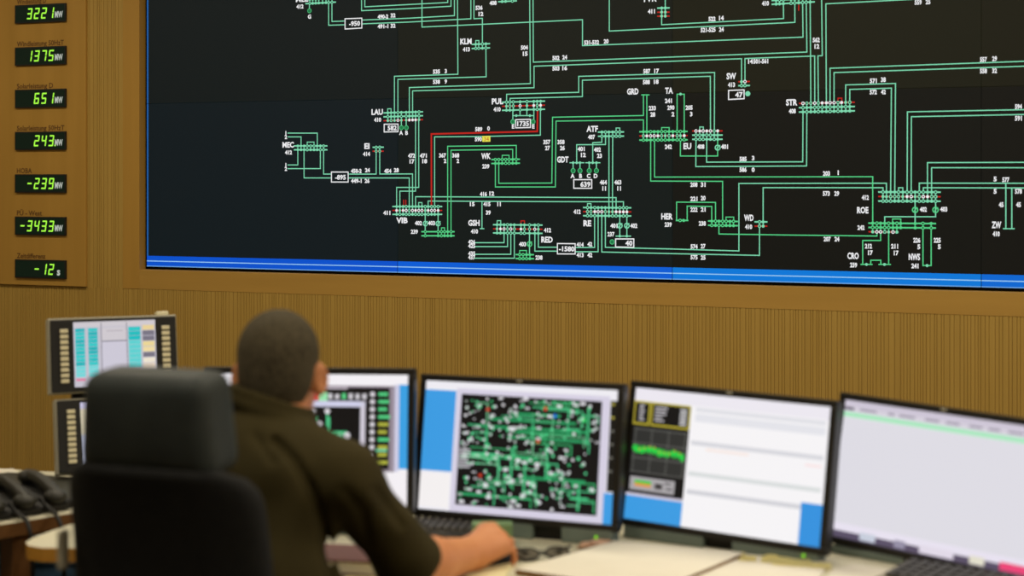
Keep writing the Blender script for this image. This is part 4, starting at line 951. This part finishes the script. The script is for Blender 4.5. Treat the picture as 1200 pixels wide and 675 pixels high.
bm = bmesh.new(); tube(bm, [(0, 0, .10), (0, 0, .24)], .03, 0, 14); tube(bm, [(0, 0, .24), (0, 0, .37)], .016, 0, 12); part('gas_column', bm, CHROME, ct, smooth=True, world=False)
for k in range(5):
    a = 2 * PI * k / 5 + .3; ex, ey = math.cos(a), math.sin(a)
    bm = bmesh.new(); tube(bm, [(0.02 * ex, .02 * ey, .105), (.17 * ex, .17 * ey, .09), (.31 * ex, .31 * ey, .072)], [.026, .021, .016], 0, 8)
    g = part('base_leg', bm, BLACK2, ct, smooth=True, world=False)
    bm = bmesh.new()
    for s in (-1, 1):
        w = bmesh.new(); bmesh.ops.create_cone(w, cap_ends=True, segments=16, radius1=.027, radius2=.027, depth=.018)
        bmesh.ops.transform(w, matrix=Matrix.Translation((.31 * ex - s * .014 * ey, .31 * ey + s * .014 * ex, .0275)) @ Matrix.Rotation(a, 4, 'Z') @ Matrix.Rotation(PI / 2, 4, 'X'), verts=w.verts[:]); join(bm, w)
    tube(bm, [(.31 * ex, .31 * ey, .028), (.31 * ex, .31 * ey, .075)], .008, 0, 8)
    part('caster', bm, BLACK2, g, world=False)

# ------------------------------------------------------------------ person: distance fields -> smooth surfaces
class Field:
    def __init__(s, lo, hi, vox):
        s.lo = np.array(lo, np.float32); s.v = vox
        s.n = np.ceil((np.array(hi) - s.lo) / vox).astype(int) + 1
        s.d = np.full(s.n, 1.0, np.float32)
    def region(s, lo, hi):
        a = np.maximum(0, np.floor((np.array(lo) - s.lo) / s.v).astype(int)); b = np.minimum(s.n, np.ceil((np.array(hi) - s.lo) / s.v).astype(int) + 1)
        if np.any(b <= a): return None, None
        ax = [(np.arange(a[i], b[i], dtype=np.float32) * s.v + s.lo[i]) for i in range(3)]
        return tuple(slice(a[i], b[i]) for i in range(3)), np.meshgrid(*ax, indexing='ij')
    def apply(s, sl, d, k, mode='u'):
        o = s.d[sl]
        if mode == 'u':
            if k > 0:
                h = np.clip(.5 + .5 * (o - d) / k, 0, 1); s.d[sl] = o * (1 - h) + d * h - k * h * (1 - h)
            else: s.d[sl] = np.minimum(o, d)
        else:
            d = -d
            if k > 0:
                h = np.clip(.5 - .5 * (o - d) / k, 0, 1); s.d[sl] = o * (1 - h) + d * h + k * h * (1 - h)
            else: s.d[sl] = np.maximum(o, d)
    def cone(s, a, b, ra, rb, k=.02, mode='u'):
        a = np.array(a, float); b = np.array(b, float); m = max(ra, rb) + max(.03, k) + 2 * s.v
        sl, g = s.region(np.minimum(a, b) - m, np.maximum(a, b) + m)
        if sl is None: return
        ab = b - a; L = float(ab @ ab) + 1e-9
        p = [g[i] - a[i] for i in range(3)]
        t = np.clip((p[0] * ab[0] + p[1] * ab[1] + p[2] * ab[2]) / L, 0, 1)
        d = np.sqrt(sum((p[i] - t * ab[i]) ** 2 for i in range(3))) - (ra + (rb - ra) * t)
        s.apply(sl, d, k, mode)
    def ell(s, c, r, ax=None, k=.02, mode='u'):
        c = np.array(c, float); r = np.array(r, float); A = np.eye(3) if ax is None else np.array(ax, float)
        m = max(r) + max(.03, k) + 2 * s.v
        sl, g = s.region(c - m, c + m)
        if sl is None: return
        p = [g[i] - c[i] for i in range(3)]
        q = [(A[j][0] * p[0] + A[j][1] * p[1] + A[j][2] * p[2]) / r[j] for j in range(3)]
        k0 = np.sqrt(q[0] ** 2 + q[1] ** 2 + q[2] ** 2); k1 = np.sqrt(sum((q[j] / r[j]) ** 2 for j in range(3))) + 1e-9
        s.apply(sl, k0 * (k0 - 1) / k1, k, mode)
    def mesh(s, name):
        d = s.d; nx, ny, nz = d.shape; ins = d < 0
        c = np.zeros((nx - 1, ny - 1, nz - 1), np.int8)
        for i in (0, 1):
            for j in (0, 1):
                for k in (0, 1): c += ins[i:nx - 1 + i, j:ny - 1 + j, k:nz - 1 + k]
        act = (c > 0) & (c < 8)
        idx = -np.ones(act.shape, np.int64); ii = np.argwhere(act); idx[act] = np.arange(len(ii))
        acc = np.zeros((len(ii), 3)); cnt = np.zeros(len(ii))
        x, y, z = ii.T
        E = []
        for ax in range(3):
            o = [a for a in range(3) if a != ax]
            for u in (0, 1):
                for v in (0, 1):
                    p0 = [0, 0, 0]; p0[o[0]] = u; p0[o[1]] = v; p1 = list(p0); p1[ax] = 1
                    a = d[x + p0[0], y + p0[1], z + p0[2]]; b = d[x + p1[0], y + p1[1], z + p1[2]]
                    m = (a < 0) != (b < 0)
                    t = np.where(m, a / np.where(m, a - b, 1), 0)
                    pt = np.array(p0)[None, :] + np.zeros((len(ii), 3)); pt[:, ax] += t
                    acc[m] += pt[m]; cnt[m] += 1
        V = (ii + acc / cnt[:, None]) * s.v + s.lo
        F = []
        for ax in range(3):
            o = [a for a in range(3) if a != ax]
            sh = [slice(1, -1)] * 3; sh[ax] = slice(0, -1)
            a = ins[tuple(sh)]; sh2 = list(sh); sh2[ax] = slice(1, None); b = ins[tuple(sh2)]
            e = np.argwhere(a != b); off = np.array([1, 1, 1]); off[ax] = 0; e = e + off
            fl = ins[e[:, 0], e[:, 1], e[:, 2]]
            def q(du, dv):
                w = e.copy(); w[:, o[0]] -= du; w[:, o[1]] -= dv
                return idx[w[:, 0], w[:, 1], w[:, 2]]
            f = np.stack([q(0, 0), q(1, 0), q(1, 1), q(0, 1)], 1)
            flip = fl if ax != 1 else ~fl
            f[~flip] = f[~flip][:, ::-1]
            F.append(f)
        F = np.concatenate(F); F = F[(F >= 0).all(1)]
        return V, F
def field_part(name, fld, m, parent, text=None, relax=2):
    V, F = fld.mesh(name)
    if relax:                                             # light smoothing of the voxel steps
        nb = np.zeros_like(V); c = np.zeros(len(V)); E = np.concatenate([F[:, [0, 1]], F[:, [1, 2]], F[:, [2, 3]], F[:, [3, 0]]])
        for _ in range(relax):
            nb[:] = 0; c[:] = 0
            np.add.at(nb, E[:, 0], V[E[:, 1]]); np.add.at(nb, E[:, 1], V[E[:, 0]]); np.add.at(c, E[:, 0], 1); np.add.at(c, E[:, 1], 1)
            V = V * .5 + .5 * nb / c[:, None]
    A = np.array([[RV.x, RV.y, 0], [FV.x, FV.y, 0], [0, 0, 1]])
    Wd = V @ A + np.array([CAM.x, CAM.y, 0])
    inv = np.array(WORLD[parent.name].inverted()); Ld = Wd @ inv[:3, :3].T + inv[:3, 3]
    me = bpy.data.meshes.new(name); me.from_pydata(Ld.tolist(), [], F.tolist()); me.update()
    bm = bmesh.new(); bm.from_mesh(me); bmesh.ops.recalc_face_normals(bm, faces=bm.faces[:]); bm.to_mesh(me); bm.free()
    me.polygons.foreach_set('use_smooth', [True] * len(me.polygons)); me.materials.append(m)
    o = bpy.data.objects.new(name, me); C.objects.link(o); o.parent = parent; WORLD[o.name] = WORLD[parent.name]
    if text: o['label'] = text
    return o
N = lambda *a: np.array(a, float)
# all joints: (right, forward, height) as seen from the camera
th_ = math.radians(15); fp = N(math.sin(th_), math.cos(th_), 0); rp = N(math.cos(th_), -math.sin(th_), 0); zu = N(0, 0, 1)
pelvis = N(-.545, 2.985, .575); waist = N(-.512, 3.005, .78); chest = N(-.482, 3.05, .965); c7 = N(-.462, 3.085, 1.115)
shR = N(-.310, 3.01, .990); shL = N(-.625, 3.13, 1.025)
elR = N(-.196, 3.15, .792); wrR = N(-.0915, 3.35, .770)
elL = N(-.725, 3.13, .775); wrL = N(-.635, 3.34, .665)
hc = N(-.4505, 3.14, 1.194); hy_ = math.radians(3)
fh = N(math.sin(hy_), math.cos(hy_), -.10); fh /= np.linalg.norm(fh); rh = N(math.cos(hy_), -math.sin(hy_), 0); uh = np.cross(rh, fh)
HA = [rh, fh, uh]
def hp(r, f, u): return hc + rh * r + fh * f + uh * u
hipR = pelvis + rp * .095; hipL = pelvis - rp * .095
knR = hipR + fp * .41 + N(0, 0, -.02) + rp * .05; knL = hipL + fp * .41 + N(0, 0, -.02) - rp * .05
anR = knR + N(0, 0, -.46) + fp * .02; anL = knL + N(0, 0, -.46) + fp * .02
person = thing('person', tuple(W(pelvis[0], pelvis[1], 0)), TH, 'seated person with cropped grey hair and dark olive shirt, right hand on a mouse', 'person')

body = Field((-1.0, 2.75, 0.02), (.10, 3.75, 1.34), .0045)
# torso and legs
TA = [rp, fp, zu]
body.ell(pelvis, (.165, .115, .12), TA, .05); body.ell(waist, (.135, .09, .16), TA, .05); body.ell(chest, (.15, .088, .13), TA, .04)
body.cone(shL, shR, .042, .042, .03); body.cone(c7 - N(0, 0, .055), shR, .038, .036, .02); body.cone(c7 - N(0, 0, .055), shL, .038, .036, .02)
for h_, k_, a_ in ((hipR, knR, anR), (hipL, knL, anL)):
    body.cone(h_, k_, .078, .056, .03); body.cone(k_, a_ + N(0, 0, .30), .054, .056, .02); body.cone(a_ + N(0, 0, .30), a_, .056, .036, .02)
    body.cone(a_ + N(0, 0, -.02), a_ + fp * .15 + N(0, 0, -.045), .034, .026, .02)
# arms
for s_, e_, w_ in ((shR, elR, wrR), (shL, elL, wrL)):
    body.cone(s_, s_ * .5 + e_ * .5, .042, .042, .02); body.cone(s_ * .5 + e_ * .5, e_, .042, .040, .02)
    m_ = e_ * .68 + w_ * .32; body.cone(e_, m_, .044, .048, .02); body.cone(m_, w_, .048, .034, .02)
# neck and head
body.cone(c7 - N(0, .0, .03), hp(0, -.012, -.055), .066, .060, .03); body.cone(c7 + fp * .05 - N(0, 0, .03), hp(0, .035, -.07), .052, .052, .03)
body.ell(hp(0, -.012, .012), (.0755, .096, .083), HA, .02)
body.ell(hp(0, .035, -.05), (.060, .066, .078), HA, .03); body.ell(hp(0, .045, -.085), (.048, .050, .042), HA, .02); body.ell(hp(0, .075, -.112), (.024, .022, .018), HA, .015)
for sx in (-1, 1):
    body.ell(hp(sx * .030, .098, -.010), (.015, .010, .010), HA, .01, 's')           # eye sockets
    body.ell(hp(sx * .036, .076, -.038), (.02, .018, .02), HA, .02)                   # cheekbones
    body.ell(hp(sx * .030, .091, .010), (.018, .010, .008), HA, .008); body.ell(hp(sx * .030, .0855, -.001), (.015, .0125, .006), HA, .003); body.ell(hp(sx * .030, .0855, -.0195), (.014, .0115, .005), HA, .003)                 # brow
    # ears: leaning plates with a hollow
    ea = hp(sx * .0805, -.004, -.036)
    E_ = [rh * .75 + fh * (-.66 * sx), fh * .75 + rh * (.66 * sx), uh]
    body.ell(ea, (.0105, .020, .033), E_, .008); body.ell(ea + E_[0] * sx * .0105 + fh * .004, (.006, .010, .018), E_, .004, 's')
body.cone(hp(0, .100, -.008), hp(0, .122, -.045), .008, .012, .008); body.ell(hp(.011, .112, -.047), (.008, .009, .007), HA, .006); body.ell(hp(-.011, .112, -.047), (.008, .009, .007), HA, .006)
body.ell(hp(0, .098, -.074), (.024, .010, .006), HA, .006); body.ell(hp(0, .096, -.084), (.021, .010, .006), HA, .006); body.ell(hp(0, .107, -.079), (.026, .008, .0022), HA, .003, 's')
# hands
def hand(w, h, r, kz, side, curl=1.0):
    """w wrist, h forward, r towards the little finger"""
    K = []
    for q, (lat, fwd, dz) in enumerate(((-.031, .092, .000), (-.010, .097, .005), (.011, .092, -.006), (.030, .082, -.022))):
        K.append(w + h * fwd + r * lat + zu * (kz + dz))
    for k in K: body.cone(w + h * .012, k, .028, .0145, .014)
    body.cone(K[0], K[3], .011, .010, .012)
    body.cone(w + h * .02 + r * .016 - zu * .004, K[3] - zu * .006, .022, .016, .014)
    lens = ((.042, .026, .020), (.046, .029, .021), (.042, .027, .020), (.033, .020, .018))
    for q, k in enumerate(K):
        spread = (-.10, -.02, .06, .16)[q]; d = h + r * spread; d /= np.linalg.norm(d); a = .25 * curl; p = k
        for j, L in enumerate(lens[q]):
            dd = d * math.cos(a) - zu * math.sin(a); e = p + dd * L
            body.cone(p, e, .0102 - .0012 * j - (.0012 if q == 3 else 0), .0094 - .0012 * j - (.0012 if q == 3 else 0), .004)
            p = e; a += .42 * curl
    t0 = w + h * .03 - r * .026; t1 = w + h * .062 - r * .050 + zu * (kz * .3 - .006); t2 = w + h * .092 - r * .048 + zu * (kz * .1 - .014); t3 = w + h * .112 - r * .040 - zu * .016
    body.cone(t0, t1, .018, .013, .012); body.cone(t1, t2, .012, .0105, .006); body.cone(t2, t3, .0105, .0085, .004)
hR = N(.60, .80, 0); rR = N(.80, -.60, 0)
hand(wrR, hR, rR, .030, 1, 2.0)
hL = N(.45, .89, -.10); hL /= np.linalg.norm(hL); rL = N(-.89, .45, 0)
hand(wrL, hL, rL, .012, -1, .6)
bo = field_part('body', body, SKIN, person, 'skin of the head, neck, forearms and hands')
del body
for sx in (-1, 1):
    e = hp(sx * .030, .0845, -.010); bm = bmesh.new(); bmesh.ops.create_uvsphere(bm, u_segments=14, v_segments=8, radius=.0115); bmesh.ops.translate(bm, vec=W(*e), verts=bm.verts[:])
    ey = part('eye', bm, EYE, person, smooth=True)
    bm = bmesh.new(); bmesh.ops.create_uvsphere(bm, u_segments=12, v_segments=8, radius=.0052); i_ = hp(sx * .030,   .0845 + .0078, -.0115); bmesh.ops.translate(bm, vec=W(*i_), verts=bm.verts[:])
    part('iris', bm, mat('dark_iris', (52, 38, 26), .2), ey, smooth=True, text='dark iris')

# cropped hair: a close shell over the skull, cut along the hairline
hr = Field(hc - .16, hc + .16, .0035)
hr.ell(hp(0, -.012, .013), (.0785, .0995, .0865), HA, .0)
hr.ell(hp(0, -.045, -.045), (.066, .055, .060), HA, .03)
sl, g = hr.region(hc - .16, hc + .16)
rel = [g[i] - hc[i] for i in range(3)]
lr = sum(rel[i] * rh[i] for i in range(3)); lf = sum(rel[i] * fh[i] for i in range(3)); lu = sum(rel[i] * uh[i] for i in range(3))
cut = np.maximum(lf - (.072 - .0 * lu), -(lu + .082))                                   # forehead, nape
side = lf - (.030 + .9 * (lu + .0)) ; side = np.where(lu < .045, lf - (.035 + 1.0 * np.maximum(lu, -.02)), -1)
side2 = np.where(lu < -.01, (lf + .022) - 0.0, -1)                                    # bare skin behind and below the ears
hr.d = np.maximum(hr.d, np.maximum(np.maximum(cut, side), side2)).astype(np.float32)
# ears stand clear of the hair
for sx in (-1, 1): hr.ell(hp(sx * .086, .004, -.036), (.020, .021, .032), HA, .004, 's')
field_part('hair', hr, HAIR, person, 'short cropped grey-brown hair', 2)
del hr

# shirt
sh = Field((-.95, 2.75, .55), (.02, 3.4, 1.25), .005)
sh.ell(pelvis + zu * .03, (.188, .140, .12), TA, .05); sh.ell(waist + rp * .014, (.190, .132, .17), TA, .06); sh.ell(chest, (.183, .128, .145), TA, .05)
sh.cone(shL, shR, .060, .058, .04); sh.cone(c7 - zu * .055, shR, .058, .054, .03); sh.cone(c7 - zu * .055, shL, .058, .056, .03)
sh.cone(shR, shR * .5 + elR * .5, .058, .056, .035); sh.cone(shR * .5 + elR * .5, shR * .06 + elR * .94, .056, .066, .02)
sh.cone(shL, shL * .5 + elL * .5, .070, .068, .045); sh.cone(shL * .5 + elL * .5, shL * .15 + elL * .85, .068, .072, .02)
# collar: a standing ring that dips to the front
for k in range(28):
    a = 2 * PI * k / 28; b = 2 * PI * (k + 1) / 28
    def cp(a, up): return c7 + N(.004, .018, 0) + rp * math.cos(a) * .073 + fp * math.sin(a) * .080 + zu * (up - .018 * (1 + math.sin(a)) - .022 * math.cos(a))
    sh.cone(cp(a, .004), cp(b, .004), .012, .012, .012); sh.cone(cp(a, .026), cp(b, .026), .0065, .0065, .010)
sh.cone(c7 + N(.004, .018, -.03), c7 + N(.012, .05, .10), .062, .066, .004, 's')
# open sleeve ends
sh.cone(shR * .12 + elR * .88, elR + (elR - shR) * .25, .052, .062, .004, 's')
sh.cone(shL * .22 + elL * .78, elL + (elL - shL) * .15, .058, .066, .004, 's')
# folds
ax = [np.arange(sh.n[i], dtype=np.float32) * sh.v + sh.lo[i] for i in range(3)]
X, Y, Z = np.meshgrid(*ax, indexing='ij')
w1 = np.sin(34 * X + 22 * Z + 1.8 * np.sin(17 * Z + 9 * Y)) * np.sin(19 * Z - 13 * X + 2 * np.sin(11 * Y + 8 * X))
w2 = np.sin(61 * (X * .6 - Z * .8) + 2.2 * np.sin(14 * (X + Z)))
amt = np.clip((1.09 - Z) / .12, 0.15, 1)
sh.d += (.0038 * w1 + .0018 * w2) * amt
def crease(pts, depth, wid):
    best = np.full(X.shape, 9., np.float32); px = 600 + FPX * X / Y; py = HY + FPX * (CAMZ - Z) / Y
    for (x0, y0), (x1, y1) in zip(pts, pts[1:]):
        L = (x1 - x0) ** 2 + (y1 - y0) ** 2; t = np.clip(((px - x0) * (x1 - x0) + (py - y0) * (y1 - y0)) / L, 0, 1)
        best = np.minimum(best, np.sqrt((px - x0 - t * (x1 - x0)) ** 2 + (py - y0 - t * (y1 - y0)) ** 2))  if False else np.minimum(best * 1.0, np.sqrt((px - x0 - t * (x1 - x0)) ** 2 + (py - y0 - t * (y1 - y0)) ** 2) / 1000.0)
    back_side = (Y < chest[1] + .02)
    sh.d[...] += np.where(back_side, depth * np.exp(-(best * 1000.0 / wid) ** 2), 0)
crease([(322, 517), (345, 540), (366, 575), (380, 620), (388, 680)], .016, 6)
crease([(300, 512), (320, 540)], .008, 6)
crease([(405, 575), (425, 600), (432, 635)], .007, 6)
crease([(440, 575), (470, 615)], .008, 6)
sho = field_part('shirt', sh, SHIRT, person, 'dark olive short-sleeved shirt with collar', 2)
del sh, X, Y, Z, w1, w2
# trousers and shoes
tr = Field((-1.0, 2.75, .02), (-.1, 3.75, .75), .006)
tr.ell(pelvis, (.176, .128, .115), TA, .05)
for h_, k_, a_ in ((hipR, knR, anR), (hipL, knL, anL)):
    tr.cone(h_, k_, .090, .068, .03); tr.cone(k_, a_ + zu * .02, .066, .055, .02)
field_part('trousers', tr, TROUSER, person, None, 2); del tr
for a_ in (anR, anL):
    s = Field(a_ + N(-.12, -.16, -.1), a_ + N(.2, .28, .1), .004)
    s.cone(a_ - fp * .03 + zu * -.035, a_ + fp * .15 - zu * .05, .042, .034, .02); s.cone(a_ - zu * .02, a_ + fp * .06 - zu * .03, .046, .042, .02)
    sl, g = s.region(a_ - .4, a_ + .4); s.d = np.maximum(s.d, (.004 - g[2])).astype(np.float32)
    field_part('shoe', s, SHOE, person, None, 1)

# mouse under the right hand
mp = wrR + hR * .115 - rR * .006; mw = W(mp[0], mp[1], .7295)
mz = TH + math.atan2(-hR[0], hR[1])
t = thing('computer_mouse', mw, mz, 'black computer mouse under the operator\'s right hand', 'mouse')
bm = bmesh.new(); bmesh.ops.create_uvsphere(bm, u_segments=24, v_segments=14, radius=1)
for v in bm.verts: v.co = Vector((v.co.x * .030, v.co.y * .055, max(0, .003 + v.co.z * .026)))
part('mouse_body', bm, BLACK2, t, smooth=True, world=False)
bm = bmesh.new(); box(bm, (0, .03, .024), (.006, .016, .008), 0, None, .002, 2); part('scroll_wheel', bm, KEYDARK, t, world=False)

# ------------------------------------------------------------------ light
def area(name, loc, rot, sx, sy, power, col):
    l = bpy.data.lights.new(name, 'AREA'); l.shape = 'RECTANGLE'; l.size = sx; l.size_y = sy; l.energy = power; l.color = col
    o = bpy.data.objects.new(name, l); C.objects.link(o); o.location = loc; o.rotation_euler = rot
    return o
WARM = (1.0, .89, .70)
for i, x in enumerate((-5.2, -3.2, -1.2, .8, 2.8)):
    area('ceiling_light', (x, -1.6, ZC - .03), (0, 0, 0), 1.2, .3, 18 if i == 0 else 29, WARM)
for i, x in enumerate((-4.2, -1.8, .6, 3.0)):
    area('ceiling_light', (x, -4.2, ZC - .03), (0, 0, 0), 1.2, .3, 12 if i == 0 else 23, WARM)
for i, x in enumerate((-3.5, 0, 3.0)):
    area('ceiling_light', (x, -7.5, ZC - .03), (0, 0, 0), 1.2, .3, 9, WARM)
w = bpy.data.worlds.new('room_air'); bpy.context.scene.world = w; w.use_nodes = True
w.node_tree.nodes['Background'].inputs['Color'].default_value = (0, 0, 0, 1)

# ------------------------------------------------------------------ camera
cd = bpy.data.cameras.new('camera'); co = bpy.data.objects.new('camera', cd); C.objects.link(co)
co.location = CAM; co.rotation_euler = (PI / 2, 0, TH)
cd.sensor_width = 36; cd.lens = FPX / 1200 * 36; cd.shift_y = -(337.5 - HY) / 1200
cd.dof.use_dof = True; cd.dof.focus_distance = 6.55; cd.dof.aperture_fstop = 2.3
cd.clip_end = 60
sc = bpy.context.scene; sc.camera = co
sc.view_settings.view_transform = 'Standard'; sc.view_settings.look = 'None'; sc.view_settings.exposure = 0; sc.view_settings.gamma = 1
sc.view_settings.use_curve_mapping = False
sc.cycles.use_denoising = True
sc.cycles.max_bounces = 6
